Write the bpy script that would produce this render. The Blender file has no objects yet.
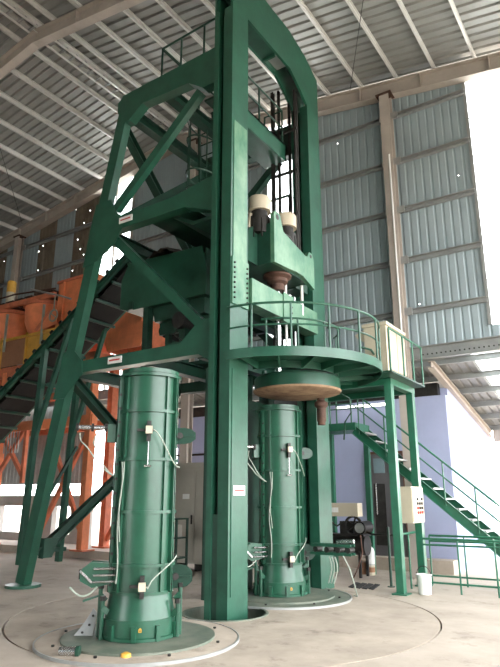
import bpy, bmesh, math, random
from mathutils import Vector, Matrix
random.seed(7)
sc = bpy.context.scene
COL = sc.collection
# ------------------------------------------------------------------ camera
FPX, PITCH, YAW, EYE = 592.0, 0.269, 0.587, 1.6
cd = bpy.data.cameras.new('camera'); cam = bpy.data.objects.new('camera', cd); COL.objects.link(cam)
cd.sensor_fit = 'VERTICAL'; cd.sensor_height = 24.0; cd.sensor_width = 18.0
cd.lens = FPX / 667.0 * 24.0; cd.clip_end = 400
Fv = Vector((-math.sin(YAW)*math.cos(PITCH), math.cos(YAW)*math.cos(PITCH), math.sin(PITCH)))
Rv = Vector((math.cos(YAW), math.sin(YAW), 0)); Uv = Rv.cross(Fv)
Mx = Matrix((Rv, Uv, -Fv)).transposed().to_4x4(); Mx.translation = (0, 0, EYE)
cam.matrix_world = Mx
sc.camera = cam
# ------------------------------------------------------------------ world: bright overcast sky
w = bpy.data.worlds.new('overcast_sky'); sc.world = w; w.use_nodes = True
bg = w.node_tree.nodes['Background']
bg.inputs[0].default_value = (0.97, 0.985, 1.0, 1); bg.inputs[1].default_value = 12.5
sc.view_settings.view_transform = 'Standard'
try: sc.view_settings.look = 'None'
except Exception: pass
sc.view_settings.exposure = 0.0; sc.view_settings.gamma = 1.0
sc.view_settings.use_curve_mapping = False
# ------------------------------------------------------------------ materials
def lin(c):
    return tuple(((v/255)/12.92 if v/255 <= 0.04045 else ((v/255+0.055)/1.055)**2.4) for v in c)
MATS = {}
def mat(name, rgb, rough=0.5, metal=0.0, var=0.18, scale=3.0, bump=0.0, bscale=40.0, rgb2=None, coat=0.0, stretch=(1, 1, 1)):
    m = bpy.data.materials.new(name); m.use_nodes = True
    nt = m.node_tree; b = nt.nodes['Principled BSDF']
    a = lin(rgb)
    c2 = lin(rgb2) if rgb2 else tuple(max(0, v*(1-var)) for v in a)
    c1 = a if rgb2 else tuple(min(1, v*(1+var)) for v in a)
    tc = nt.nodes.new('ShaderNodeTexCoord'); mp = nt.nodes.new('ShaderNodeMapping')
    mp.inputs['Scale'].default_value = stretch
    nt.links.new(tc.outputs['Object'], mp.inputs[0])
    n = nt.nodes.new('ShaderNodeTexNoise'); n.inputs['Scale'].default_value = scale
    n.inputs['Detail'].default_value = 6; n.inputs['Roughness'].default_value = 0.65
    nt.links.new(mp.outputs[0], n.inputs['Vector'])
    r = nt.nodes.new('ShaderNodeValToRGB')
    r.color_ramp.elements[0].position = 0.33; r.color_ramp.elements[1].position = 0.68
    r.color_ramp.elements[0].color = (*c2, 1); r.color_ramp.elements[1].color = (*c1, 1)
    nt.links.new(n.outputs[0], r.inputs[0]); nt.links.new(r.outputs[0], b.inputs['Base Color'])
    b.inputs['Roughness'].default_value = rough; b.inputs['Metallic'].default_value = metal
    if coat: b.inputs['Coat Weight'].default_value = coat; b.inputs['Coat Roughness'].default_value = 0.2
    if bump:
        n2 = nt.nodes.new('ShaderNodeTexNoise'); n2.inputs['Scale'].default_value = bscale
        nt.links.new(mp.outputs[0], n2.inputs['Vector'])
        bp = nt.nodes.new('ShaderNodeBump'); bp.inputs['Strength'].default_value = bump; bp.inputs['Distance'].default_value = 0.02
        nt.links.new(n2.outputs[0], bp.inputs['Height']); nt.links.new(bp.outputs[0], b.inputs['Normal'])
    MATS[name] = m
    return m
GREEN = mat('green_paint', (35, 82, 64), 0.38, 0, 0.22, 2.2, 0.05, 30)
GREEN_D = mat('green_paint_shaded', (25, 62, 48), 0.45, 0, 0.3, 3.0, 0.05, 30)  # darker copy of the green; shade on rear and under parts put into it
GREEN_LIT = mat('green_paint_lit', (108, 142, 116), 0.42, 0, 0.2, 2.6, 0.05, 30, rgb2=(40, 100, 74), stretch=(1, 1, 0.6))  # pale copy of the green; daylight on outer faces put into the colour
GREEN_M = mat('mould_green_paint', (30, 78, 58), 0.36, 0.0, 0.24, 2.5, 0.05, 10, coat=0.08)
GREEN_STAIR = mat('stair_green_paint', (36, 98, 74), 0.4, 0, 0.2, 4)
BLACKRUB = mat('black_rubber', (30, 29, 28), 0.8, 0, 0.3, 5)
DARK = mat('dark_steel', (52, 50, 48), 0.5, 0.5, 0.3, 6)
STEEL = mat('bright_steel', (190, 192, 192), 0.25, 0.9, 0.1, 6)
GALV = mat('galvanised_steel', (158, 160, 158), 0.42, 0.35, 0.12, 3)
PURL = mat('pale_galvanised_purlin', (206, 205, 200), 0.4, 0.2, 0.08, 3)
ROOFM = mat('galvanised_roof_sheet', (142, 142, 138), 0.45, 0.25, 0.14, 0.6, stretch=(1, 3, 1))
WALLM = mat('grey_wall_sheet', (152, 166, 170), 0.55, 0.1, 0.08, 0.7)
WALLR = mat('dusty_brown_wall_sheet', (128, 116, 100), 0.7, 0.1, 0.2, 1.5, rgb2=(104, 90, 76))
CONC_B = mat('pinkish_grey_primer', (176, 166, 156), 0.75, 0, 0.12, 1.4)
FLOORM = mat('concrete_floor', (186, 174, 160), 0.8, 0, 0.1, 0.9, 0.12, 9, rgb2=(162, 150, 136))
TURNM = mat('turntable_concrete', (182, 169, 154), 0.78, 0, 0.1, 1.3, 0.12, 12, rgb2=(154, 142, 128))
PLATEM = mat('dusty_steel_plate', (128, 130, 116), 0.6, 0.2, 0.2, 2.5, rgb2=(84, 100, 88))
BLUE = mat('blue_wall_paint', (160, 167, 196), 0.8, 0, 0.05, 1.2)
PLAST = mat('grey_render', (168, 164, 160), 0.85, 0, 0.1, 1.5)
ORANGE = mat('orange_paint', (234, 138, 92), 0.55, 0, 0.18, 2.0)
ORANGE_D = mat('dusty_orange_paint', (206, 118, 84), 0.65, 0, 0.25, 2.4)
YELLOW = mat('yellow_paint', (208, 158, 62), 0.5, 0, 0.15, 3)
BEIGE = mat('beige_enamel', (188, 178, 156), 0.5, 0, 0.07, 2)
GREYCAB = mat('grey_cabinet_enamel', (172, 166, 154), 0.5, 0, 0.07, 2)
WHITE = mat('white_plastic', (226, 226, 222), 0.5, 0, 0.03, 4)
HOSE = mat('pale_hose', (150, 158, 146), 0.5, 0, 0.06, 6)
RUST = mat('rusty_steel', (98, 70, 56), 0.75, 0.1, 0.3, 5, 0.3, 20, rgb2=(58, 42, 36))
RUSTPLATE = mat('sandy_rust_plate', (168, 140, 112), 0.8, 0, 0.2, 4, 0.2, 16, rgb2=(112, 84, 64))
RED = mat('red_print', (186, 60, 54), 0.6, 0, 0.05, 8)
SOIL = mat('dark_damp_aggregate', (72, 62, 54), 0.95, 0, 0.35, 6, 0.8, 14)
BROWN = mat('brown_paint', (96, 62, 48), 0.6, 0, 0.15, 4)
DOORM = mat('grey_door_paint', (92, 90, 92), 0.5, 0, 0.15, 2)
GLASSD = mat('dim_glass', (120, 140, 146), 0.15, 0, 0.1, 3)
TERRA = mat('brown_tin', (150, 106, 78), 0.6, 0, 0.12, 5)
def stains(m, amount):
    nt = m.node_tree; b = nt.nodes['Principled BSDF']; src = b.inputs['Base Color'].links[0].from_socket
    tc = nt.nodes.new('ShaderNodeTexCoord'); n = nt.nodes.new('ShaderNodeTexNoise'); n.inputs['Scale'].default_value = 1.7; n.inputs['Detail'].default_value = 9; n.inputs['Roughness'].default_value = 0.72
    nt.links.new(tc.outputs['Object'], n.inputs['Vector'])
    r = nt.nodes.new('ShaderNodeValToRGB'); r.color_ramp.elements[0].position = 0.56; r.color_ramp.elements[1].position = 0.7
    r.color_ramp.elements[0].color = (0, 0, 0, 1); r.color_ramp.elements[1].color = (amount, amount, amount, 1)
    nt.links.new(n.outputs[0], r.inputs[0])
    mx = nt.nodes.new('ShaderNodeMix'); mx.data_type = 'RGBA'
    nt.links.new(r.outputs[0], mx.inputs[0]); nt.links.new(src, mx.inputs[6]); mx.inputs[7].default_value = (*lin((104, 92, 80)), 1)
    nt.links.new(mx.outputs[2], b.inputs['Base Color'])
def nail_holes(m, scale, rad):
    nt = m.node_tree; b = nt.nodes['Principled BSDF']; out = [n for n in nt.nodes if n.type == 'OUTPUT_MATERIAL'][0]
    tc = nt.nodes.new('ShaderNodeTexCoord'); sx = nt.nodes.new('ShaderNodeSeparateXYZ'); cx = nt.nodes.new('ShaderNodeCombineXYZ')
    nt.links.new(tc.outputs['Object'], sx.inputs[0]); nt.links.new(sx.outputs[0], cx.inputs[0]); nt.links.new(sx.outputs[2], cx.inputs[1])
    v = nt.nodes.new('ShaderNodeTexVoronoi'); v.voronoi_dimensions = '2D'; v.inputs['Scale'].default_value = scale
    nt.links.new(cx.outputs[0], v.inputs['Vector'])
    lt = nt.nodes.new('ShaderNodeMath'); lt.operation = 'LESS_THAN'; lt.inputs[1].default_value = rad*scale
    nt.links.new(v.outputs['Distance'], lt.inputs[0])
    t = nt.nodes.new('ShaderNodeBsdfTransparent'); mx = nt.nodes.new('ShaderNodeMixShader')
    nt.links.new(lt.outputs[0], mx.inputs[0]); nt.links.new(b.outputs[0], mx.inputs[1]); nt.links.new(t.outputs[0], mx.inputs[2]); nt.links.new(mx.outputs[0], out.inputs[0])
nail_holes(WALLM, 0.4, 0.014); nail_holes(WALLR, 1.3, 0.02)
stains(FLOORM, 0.55); stains(TURNM, 0.7); stains(PLATEM, 0.4)
def pane_mat():
    m = bpy.data.materials.new('milky_daylight_panel'); m.use_nodes = True; nt = m.node_tree
    nt.nodes.clear(); o = nt.nodes.new('ShaderNodeOutputMaterial'); mx = nt.nodes.new('ShaderNodeMixShader')
    t = nt.nodes.new('ShaderNodeBsdfTransparent'); t.inputs[0].default_value = (0.95, 0.97, 0.97, 1)
    d = nt.nodes.new('ShaderNodeBsdfTranslucent'); d.inputs[0].default_value = (0.9, 0.92, 0.92, 1)
    mx.inputs[0].default_value = 0.35
    nt.links.new(t.outputs[0], mx.inputs[1]); nt.links.new(d.outputs[0], mx.inputs[2]); nt.links.new(mx.outputs[0], o.inputs[0])
    return m
PANE = pane_mat()
def emit_mat(name, c, s):
    m = bpy.data.materials.new(name); m.use_nodes = True; b = m.node_tree.nodes['Principled BSDF']
    b.inputs['Base Color'].default_value = (*c, 1); b.inputs['Emission Color'].default_value = (*c, 1); b.inputs['Emission Strength'].default_value = s
    return m
TUBE = emit_mat('lit_tube', (1, 0.99, 0.95), 5.0)
# ------------------------------------------------------------------ mesh builder
class MB:
    def __init__(s): s.v = []; s.f = []
    def add(s, vs, fs):
        n = len(s.v); s.v += [tuple(v) for v in vs]; s.f += [tuple(i+n for i in f) for f in fs]; return s
    def box(s, x0, x1, y0, y1, z0, z1):
        return s.add([(x0, y0, z0), (x1, y0, z0), (x1, y1, z0), (x0, y1, z0), (x0, y0, z1), (x1, y0, z1), (x1, y1, z1), (x0, y1, z1)],
                     [(0, 3, 2, 1), (4, 5, 6, 7), (0, 1, 5, 4), (1, 2, 6, 5), (2, 3, 7, 6), (3, 0, 4, 7)])
    def frame(s, a, b, up):
        a = Vector(a); b = Vector(b); d = (b-a).normalized(); u = Vector(up)
        r = d.cross(u)
        if r.length < 1e-4: r = d.cross(Vector((1, 0, 0)))
        r.normalize(); u = r.cross(d).normalized(); return a, b, r, u
    def beam(s, a, b, w_, h_, up=(0, 0, 1)):
        a, b, r, u = s.frame(a, b, up); vs = []
        for p in (a, b):
            for sx, sy in ((-1, -1), (1, -1), (1, 1), (-1, 1)): vs.append(p + r*sx*w_/2 + u*sy*h_/2)
        return s.add(vs, [(0, 3, 2, 1), (4, 5, 6, 7), (0, 1, 5, 4), (1, 2, 6, 5), (2, 3, 7, 6), (3, 0, 4, 7)])
    def section(s, a, b, prof, up=(0, 0, 1)):
        a, b, r, u = s.frame(a, b, up); n = len(prof)
        vs = [p + r*x + u*y for p in (a, b) for x, y in prof]
        fs = [tuple(range(n)), tuple(range(2*n-1, n-1, -1))] + [(i, i+n, (i+1) % n + n, (i+1) % n) for i in range(n)]
        return s.add(vs, fs)
    def ibeam(s, a, b, w_, h_, t=0.02, tw=0.015, up=(0, 0, 1)):
        W, H, q = w_/2, h_/2, tw/2
        return s.section(a, b, [(-W, -H), (W, -H), (W, -H+t), (q, -H+t), (q, H-t), (W, H-t), (W, H), (-W, H), (-W, H-t), (-q, H-t), (-q, -H+t), (-W, -H+t)], up)
    def channel(s, a, b, w_, h_, t=0.012, up=(0, 0, 1)):
        W, H = w_/2, h_/2
        return s.section(a, b, [(-W, -H), (W, -H), (W, -H+t), (-W+t, -H+t), (-W+t, H-t), (W, H-t), (W, H), (-W, H)], up)
    def angle(s, a, b, w_, t=0.012, up=(0, 0, 1)):
        return s.section(a, b, [(0, 0), (w_, 0), (w_, t), (t, t), (t, w_), (0, w_)], up)
    def cyl(s, a, b, r0, r1=None, n=16):
        r1 = r0 if r1 is None else r1
        a, b, r, u = s.frame(a, b, (0.13, 0.31, 0.94)); vs = []
        for p, q in ((a, r0), (b, r1)):
            for i in range(n):
                t = 2*math.pi*i/n; vs.append(p + r*q*math.cos(t) + u*q*math.sin(t))
        return s.add(vs, [tuple(range(n-1, -1, -1)), tuple(range(n, 2*n))] + [(i, (i+1) % n, (i+1) % n+n, i+n) for i in range(n)])
    def tube(s, pts, rad, n=8, closed=False):
        P = [Vector(p) for p in pts]; m = len(P); vs = []; fs = []
        for i, p in enumerate(P):
            if closed: d = P[(i+1) % m] - P[i-1]
            else: d = P[min(i+1, m-1)] - P[max(i-1, 0)]
            d.normalize(); up = Vector((0, 0, 1)) if abs(d.z) < 0.9 else Vector((0.6, 0.8, 0))
            r = d.cross(up).normalized(); u = r.cross(d)
            for k in range(n):
                t = 2*math.pi*k/n; vs.append(p + r*rad*math.cos(t) + u*rad*math.sin(t))
        for i in range(m if closed else m-1):
            for k in range(n):
                j = (i+1) % m; fs.append((i*n+k, i*n+(k+1) % n, j*n+(k+1) % n, j*n+k))
        if not closed: fs += [tuple(range(n-1, -1, -1)), tuple((m-1)*n+k for k in range(n))]
        return s.add(vs, fs)
    def lathe(s, prof, c=(0, 0, 0), n=40, a0=0.0, a1=2*math.pi, closed_prof=True):
        full = abs(a1-a0-2*math.pi) < 1e-6; m = n if full else n+1; k = len(prof); vs = []; fs = []
        for i in range(m):
            t = a0+(a1-a0)*i/n
            for r, z in prof: vs.append((c[0]+r*math.cos(t), c[1]+r*math.sin(t), c[2]+z))
        for i in range(n):
            j = (i+1) % m
            for q in range(k if closed_prof else k-1):
                q2 = (q+1) % k; fs.append((i*k+q, j*k+q, j*k+q2, i*k+q2))
        if not full and closed_prof: fs += [tuple(range(k)), tuple((m-1)*k+q for q in range(k-1, -1, -1))]
        return s.add(vs, fs)
    def prism(s, poly, ax, t0, t1):
        """poly: 2D points in the plane across axis ax (0: YZ, 1: XZ, 2: XY)"""
        def P(p, t): return (t, p[0], p[1]) if ax == 0 else (p[0], t, p[1]) if ax == 1 else (p[0], p[1], t)
        n = len(poly); vs = [P(p, t0) for p in poly] + [P(p, t1) for p in poly]
        return s.add(vs, [tuple(range(n)), tuple(range(2*n-1, n-1, -1))] + [(i, (i+1) % n, (i+1) % n+n, i+n) for i in range(n)])
    def mesh(s, name, m, org=(0, 0, 0), smooth=False, fix=True):
        me = bpy.data.meshes.new(name); o = Vector(org)
        me.from_pydata([tuple(Vector(v)-o) for v in s.v], [], s.f); me.update()
        if fix:
            bm = bmesh.new(); bm.from_mesh(me); bmesh.ops.recalc_face_normals(bm, faces=bm.faces); bm.to_mesh(me); bm.free()
        if smooth:
            try: me.shade_smooth()
            except Exception: pass
            try: me.set_sharp_from_angle(angle=math.radians(40))
            except Exception: pass
        me.materials.append(m); return me
    def build(s, name, m, parent=None, smooth=False, fix=True):
        org = ROOTLOC.get(parent, Vector((0, 0, 0))) if parent else Vector((0, 0, 0))
        o = bpy.data.objects.new(name, s.mesh(name, m, org, smooth, fix)); COL.objects.link(o)
        if parent: o.parent = parent; ROOTLOC[o] = org
        return o
ROOTLOC = {}
def B(): return MB()
def tag(o, label, cat, group=None, kind=None):
    if label: o['label'] = label
    if cat: o['category'] = cat
    if group: o['group'] = group
    if kind: o['kind'] = kind
    return o
def thing(name, label, cat, loc, group=None):
    o = bpy.data.objects.new(name, None); COL.objects.link(o); o.location = loc; o.empty_display_size = 0.2
    ROOTLOC[o] = Vector(loc); return tag(o, label, cat, group)
def struct(name, loc=(0, 0, 0), label=None):
    o = bpy.data.objects.new(name, None); COL.objects.link(o); o.location = loc; ROOTLOC[o] = Vector(loc)
    o['kind'] = 'structure'
    if label: o['label'] = label
    return o
def share(me, name, parent, loc=(0, 0, 0), rot=(0, 0, 0)):
    o = bpy.data.objects.new(name, me); COL.objects.link(o); o.location = loc; o.rotation_euler = rot
    if parent: o.parent = parent; ROOTLOC[o] = ROOTLOC.get(parent, Vector((0, 0, 0)))
    return o
def copy_tree(o, parent=None):
    c = o.copy(); COL.objects.link(c)
    if parent: c.parent = parent
    for ch in list(o.children): copy_tree(ch, c)
    return c
def bolt_mesh():
    return B().cyl((0, 0, 0), (0, 0, 0.02), 0.018, n=6).mesh('bolt', DARK)
BOLT = bolt_mesh()
# ================================================================== SETTING
RX, RZ, SL = -11.42, 13.05, 0.15          # ridge position, height, roof slope
XL, XR, YB, YW = -27.4, 4.6, -10.6, 13.0   # hall extents; YW is the gable wall
def roofz(x): return RZ - SL*abs(x-RX)
TC = (-5.38, 7.45)                         # turntable centre
# floor with a round opening for the turntable
mb = B(); N = 96; ri = 2.95; ring = []; outer = []
for i in range(N):
    t = 2*math.pi*i/N; c, s_ = math.cos(t), math.sin(t); k = 70/max(abs(c), abs(s_))
    ring.append((TC[0]+ri*c, TC[1]+ri*s_, 0)); outer.append((TC[0]+k*c, TC[1]+k*s_, 0))
mid = [(TC[0]+9*math.cos(2*math.pi*i/N), TC[1]+9*math.sin(2*math.pi*i/N), 0) for i in range(N)]
low = [(x, y, -0.6) for x, y, z in ring]
mb.add(low+ring+mid+outer, [(q*N+i, (q+1)*N+i, (q+1)*N+(i+1) % N, q*N+(i+1) % N) for q in range(3) for i in range(N)])
fl = mb.build('floor', FLOORM, fix=False); fl['kind'] = 'structure'
# corner normals must face up
bm = bmesh.new(); bm.from_mesh(fl.data); bmesh.ops.recalc_face_normals(bm, faces=bm.faces)
if sum(f.normal.z for f in bm.faces) < 0: bmesh.ops.reverse_faces(bm, faces=bm.faces)
bm.to_mesh(fl.data); bm.free()
# ceiling: ribbed sheets, purlins, rafters
ceil = struct('ceiling', (RX, 0, 0))
def rib_profile(width, pitch, h):
    out = []; x = 0
    while x < width-1e-6:
        out += [(x, h), (x+pitch*0.12, 0), (x+pitch*0.76, 0), (x+pitch*0.88, h)]; x += pitch
    out.append((width, h)); return out
def roof_sheet(side):
    pr = rib_profile(1.0, 0.25, 0.045); L = (XR-RX+0.8) if side > 0 else (RX-XL+0.8)
    vs = [(side*d, y, -SL*d + 0.16 + z) for y, z in pr for d in (0.0, L)]
    n = len(pr); return B().add(vs, [(2*i, 2*i+1, 2*i+3, 2*i+2) for i in range(n-1)]).mesh('roof_sheet', ROOFM, fix=False)
for side in (1, -1):
    me = roof_sheet(side)
    for i in range(24):
        share(me, 'roof_sheet', ceil, (0, YB+i-0.2, RZ))
PX = [-2.117 - 0.96*i for i in range(-7, 10)]
for x in PX + [2*RX - q for q in PX]:
    if x > XR or x < XL or abs(x-RX) < 0.3: continue
    z = roofz(x)+0.08
    B().channel((x, YB, z), (x, YW+0.2, z), 0.055, 0.15).build('purlin', PURL, ceil)
for dx in (-0.16, 0.16):
    z = RZ+0.02
    B().channel((RX+dx, YB, z), (RX+dx, YW+0.2, z), 0.07, 0.2).build('ridge_purlin', PURL, ceil)
for i in range(44):
    y = YW-0.3-i*0.32
    B().beam((RX-0.16, y, RZ-0.02), (RX+0.16, y, RZ-0.02), 0.05, 0.04).build('ridge_cleat', GALV, ceil)
def rafter(y, name, d=0.5, w_=0.22):
    root = struct(name, (RX, y, 0))
    for xa in (XR, XL):
        x1 = xa; a = (RX, y, RZ-0.05-d/2); b = (x1, y, roofz(x1)-0.05-d/2)
        B().ibeam(a, b, w_, d, 0.025, 0.02).build('rafter_beam', CONC_B, root)
        n = 10
        for k in range(1, n):   # stiffener plates and purlin cleats
            t = k/n; x = RX+(x1-RX)*t; z = roofz(x)
            B().box(x-0.01, x+0.01, y-w_/2+0.01, y+w_/2-0.01, z-0.05-d+0.03, z-0.075).build('stiffener', CONC_B, root)
    return root
for i, y in enumerate((7.4, 1.2, -4.7, -10.4)): rafter(y, 'trim_%d' % (i+1), 0.4)
rafter(YW-0.14, 'trim_9', 0.42, 0.24)
# gable wall
wall = struct('wall_back', (RX, YW, 0))
ZB = 4.65
WINS = [(-15.0, -13.4), (-8.05, -6.5), (-2.45, 0.55)]
brown = {-19, -17, -16, -22, -25}
def wall_sheet(x0, x1, z0, m, y=YW, top=None, name='wall_sheet', parent=wall):
    pr = rib_profile(x1-x0, (x1-x0)/max(1, round((x1-x0)/0.2)), 0.018); vs = []
    for x, d in pr:
        X = x0+x; zt = (roofz(X)+0.12) if top is None else top
        vs += [(X, y+d, z0), (X, y+d, zt)]
    return B().add(vs, [(2*i, 2*i+1, 2*i+3, 2*i+2) for i in range(len(pr)-1)]).build(name, m, parent, fix=False)
xs = [XL+i for i in range(33)]
cuts = sorted(set(xs + [v for q in WINS for v in q]))
for a, b in zip(cuts, cuts[1:]):
    if b-a < 0.02 or b > XR+0.01: continue
    if any(a >= q[0]-1e-6 and b <= q[1]+1e-6 for q in WINS): continue
    m = WALLR if math.floor(a) in brown else WALLM
    wall_sheet(a, b, ZB, m)
# infill below / above windows
wall_sheet(-2.45, 0.55, ZB, WALLM, top=5.15)
GZ = [5.72, 7.0, 8.31, 9.64, 10.95]
for z in GZ:
    spans = [(XL, -15.0), (-13.4, -8.05), (-6.5, -4.55), (-4.1, -2.45), (0.55, XR)]
    for a, b in spans:
        if z > min(roofz(a), roofz(b))-0.2:
            aa = max(a, RX-(RZ-z-0.3)/SL); bb = min(b, RX+(RZ-z-0.3)/SL)
            if bb <= aa: continue
            a, b = aa, bb
        B().channel((a, YW-0.07, z), (b, YW-0.07, z), 0.1, 0.12, 0.012).build('girt', GALV, wall)
B().channel((XL, YW-0.08, ZB+0.06), (XR, YW-0.08, ZB+0.06), 0.14, 0.3, 0.015).build('eave_girt', GALV, wall)
for i in range(40):
    x = -3.9+i*0.1
    if x < 0: share(BOLT, 'bolt', wall, (x-RX, -0.16, ZB+0.0), (math.pi/2, 0, 0))
# gable posts
for pi, x in enumerate((-4.33, -10.6, -19.3, 2.2, -26)):
    zt = roofz(x)-0.51; p = struct('trim_%d' % (10+pi), (x, YW-0.2, 0))
    B().ibeam((x, YW-0.24, 0), (x, YW-0.24, zt), 0.25, 0.24, 0.02, 0.016, up=(0, 1, 0)).build('post', CONC_B, p)
    B().box(x-0.2, x+0.2, YW-0.4, YW-0.08, zt, zt+0.04).build('cap_plate', RUST, p)
    for z in GZ:
        if z < zt:
            B().box(x-0.24, x+0.24, YW-0.14, YW-0.08, z-0.09, z+0.09).build('girt_cleat', GALV, p)
    if x > -5: B().cyl((x+0.06, YW-0.42, 4.6), (x+0.06, YW-0.42, 9.7), 0.02).build('conduit', WHITE, p)
# windows
def window(idx, x0, x1, z0, ncol):
    root = struct('window_%d' % idx, ((x0+x1)/2, YW, z0))
    xs_ = [x0+(x1-x0)*i/ncol for i in range(ncol+1)]
    zt = [roofz(x)-0.4 for x in xs_]
    for i in range(ncol+1):
        B().beam((xs_[i], YW-0.02, z0), (xs_[i], YW-0.02, zt[i]+0.1), 0.07, 0.07, up=(0, 1, 0)).build('mullion', GALV if idx > 1 else GREYCAB, root)
    nz = 6
    for i in range(ncol):
        a, b = xs_[i]+0.035, xs_[i+1]-0.035; top = min(zt[i], zt[i+1])+0.1
        for k in range(nz):
            za = z0+(top-z0)*k/nz; zb = z0+(top-z0)*(k+1)/nz
            B().box(a, b, YW-0.005, YW+0.005, za+0.012, zb-0.012).build('pane', PANE, root)
            B().box(a, b, YW-0.015, YW+0.015, zb-0.012, zb+0.012).build('glazing_bar', GALV, root)
window(1, -15.0, -13.4, ZB+0.1, 2); window(2, -8.05, -6.5, ZB+0.1, 2); window(3, -2.45, 0.55, 5.15, 3)
# unseen hall walls
wl = struct('wall_left', (XL, 0, 0)); B().box(XL-0.06, XL, YB, YW, 0, roofz(XL)+0.1).build('cladding', WALLM, wl)
wr = struct('wall_right', (XR, 0, 0)); B().box(XR, XR+0.06, YB, YW, 8.2, roofz(XR)+0.1).build('cladding', WALLM, wr)
B().box(XR, XR+0.06, YB, -2.0, 0, 8.2).build('added_cladding', WALLM, wr)  # closed part added to keep light off the faces towards the viewer
for y in (7.15, 1.2, -4.7): B().box(XR-0.15, XR+0.15, y-0.15, y+0.15, 0, 8.2).build('post', CONC_B, wr)
wf = struct('wall_front', (RX, YB, 0))
B().prism([(XL, 5.0), (XR, 5.0), (XR, roofz(XR)+0.1), (RX, RZ+0.1), (XL, roofz(XL)+0.1)], 1, YB-0.06, YB).build('cladding', WALLM, wf)
B().box(XL, -12, YB-0.06, YB, 0, 5.0).build('added_cladding', WALLM, wf)
B().box(-7, XR, YB-0.06, YB, 0, 5.0).build('added_cladding', WALLM, wf)  # rear wall closed to cut light, gap left for the mould highlight
# blue room wall beneath the lean-to
LZ = lambda y: 4.58-0.21*(y-YW)
wb = struct('wall_right_annex', (-3.83, 14.05, 0))
B().box(-12.0, -3.83, 14.05, 14.25, 0, 3.92).build('front_face', BLUE, wb)
B().prism([(14.25, 0), (18.2, 0), (18.2, LZ(18.2)-0.2), (14.25, LZ(14.25)-0.2)], 0, -4.03, -3.83).build('side_face', BLUE, wb)
B().box(-12.0, -4.0, 14.06, 14.25, 3.92, 4.22).build('shaded_beam', DARK, wb)  # dark beam; shading under the lean-to put into its colour
B().box(-7.6, -3.85, 13.62, 14.05, 0, 0.27).build('step', FLOORM, wb)
lean = struct('ceiling_annex', (-4, YW, 4.5))
for i in range(22):
    x0 = -17.0+i; pr_ = rib_profile(1.0, 0.2, 0.035)
    vs = [(x0+x, y, LZ(y)+0.1+z) for x, z in pr_ for y in (YW+0.04, 18.4)]
    m = PANE if i in (14, 8) else ROOFM
    B().add(vs, [(2*k, 2*k+1, 2*k+3, 2*k+2) for k in range(len(pr_)-1)]).build('roof_sheet', m, lean, fix=False)
for y in (13.3, 14.25, 15.2, 16.2, 17.2, 18.2):
    B().channel((-17, y, LZ(y)+0.03), (5, y, LZ(y)+0.03), 0.07, 0.14).build('purlin', GALV, lean)
for x in (-3.8, -9.5, -14.6, 2.0):
    B().ibeam((x, YW+0.02, LZ(YW)-0.13), (x, 18.3, LZ(18.3)-0.13), 0.14, 0.18).build('rafter_beam', CONC_B, lean)
B().box(-3.7, 5, 18.2, 18.4, LZ(18.3)-0.35, LZ(18.3)-0.02).build('eave_beam', CONC_B, lean)
for x in (2.0,): B().beam((x, 18.2, 0), (x, 18.2, 3.3), 0.2, 0.2).build('post', CONC_B, lean)
# door in the blue wall
dr = struct('door_1', (-5.35, 14.03, 0.27))
B().box(-5.78, -4.95, 13.99, 14.05, 0.27, 2.6).build('door_leaf', DOORM, dr)
for a, b, c, d in ((-5.84, -5.78, 0.27, 2.66), (-4.95, -4.89, 0.27, 2.66), (-5.84, -4.89, 2.6, 2.66)):
    B().box(a, b, 13.96, 14.05, c, d).build('door_frame', BROWN, dr)
B().box(-5.68, -5.4, 13.975, 13.99, 2.15, 2.5).build('pane', GLASSD, dr)
B().box(-5.3, -5.05, 13.975, 13.99, 2.15, 2.5).build('pane', GLASSD, dr)
B().box(-5.7, -5.42, 13.98, 13.99, 0.5, 1.9).build('door_panel', DARK, dr)
B().tube([(-5.62, 13.99, 1.2), (-5.62, 13.92, 1.2), (-5.62, 13.92, 1.9), (-5.62, 13.99, 1.9)], 0.015).build('door_handle', STEEL, dr)
# left lower wall: grey sheets over an open band over a rendered block wall
wls = struct('wall_left_annex', (-18, 13.1, 0))
for i in range(12):
    wall_sheet(-27.0+i, -26.0+i, 2.0, GALV, y=13.25, top=ZB, parent=wls)
for a, b in ((-27, -21.4), (-20.2, -19.2), (-17.6, -16.4), (-15.5, -14.7)):
    B().box(a, b, 13.1, 13.3, 0, 1.56).build('block_pier', PLAST, wls)
for a, b in ((-21.4, -20.2), (-19.2, -17.6), (-16.4, -15.5)):
    B().box(a, b, 13.1, 13.3, 0, 0.45).build('block_infill', PLAST, wls)
    B().box(a, b, 13.1, 13.3, 1.3, 1.56).build('lintel', PLAST, wls)
B().box(-27, -14.7, 13.05, 13.35, 1.56, 1.64).build('coping', PLAST, wls)
kb = struct('trim_20', (-17, 12.2, 0)); B().box(-22, -11.6, 11.7, 13.05, 0, 0.2).build('kerb_slab', FLOORM, kb)
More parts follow.
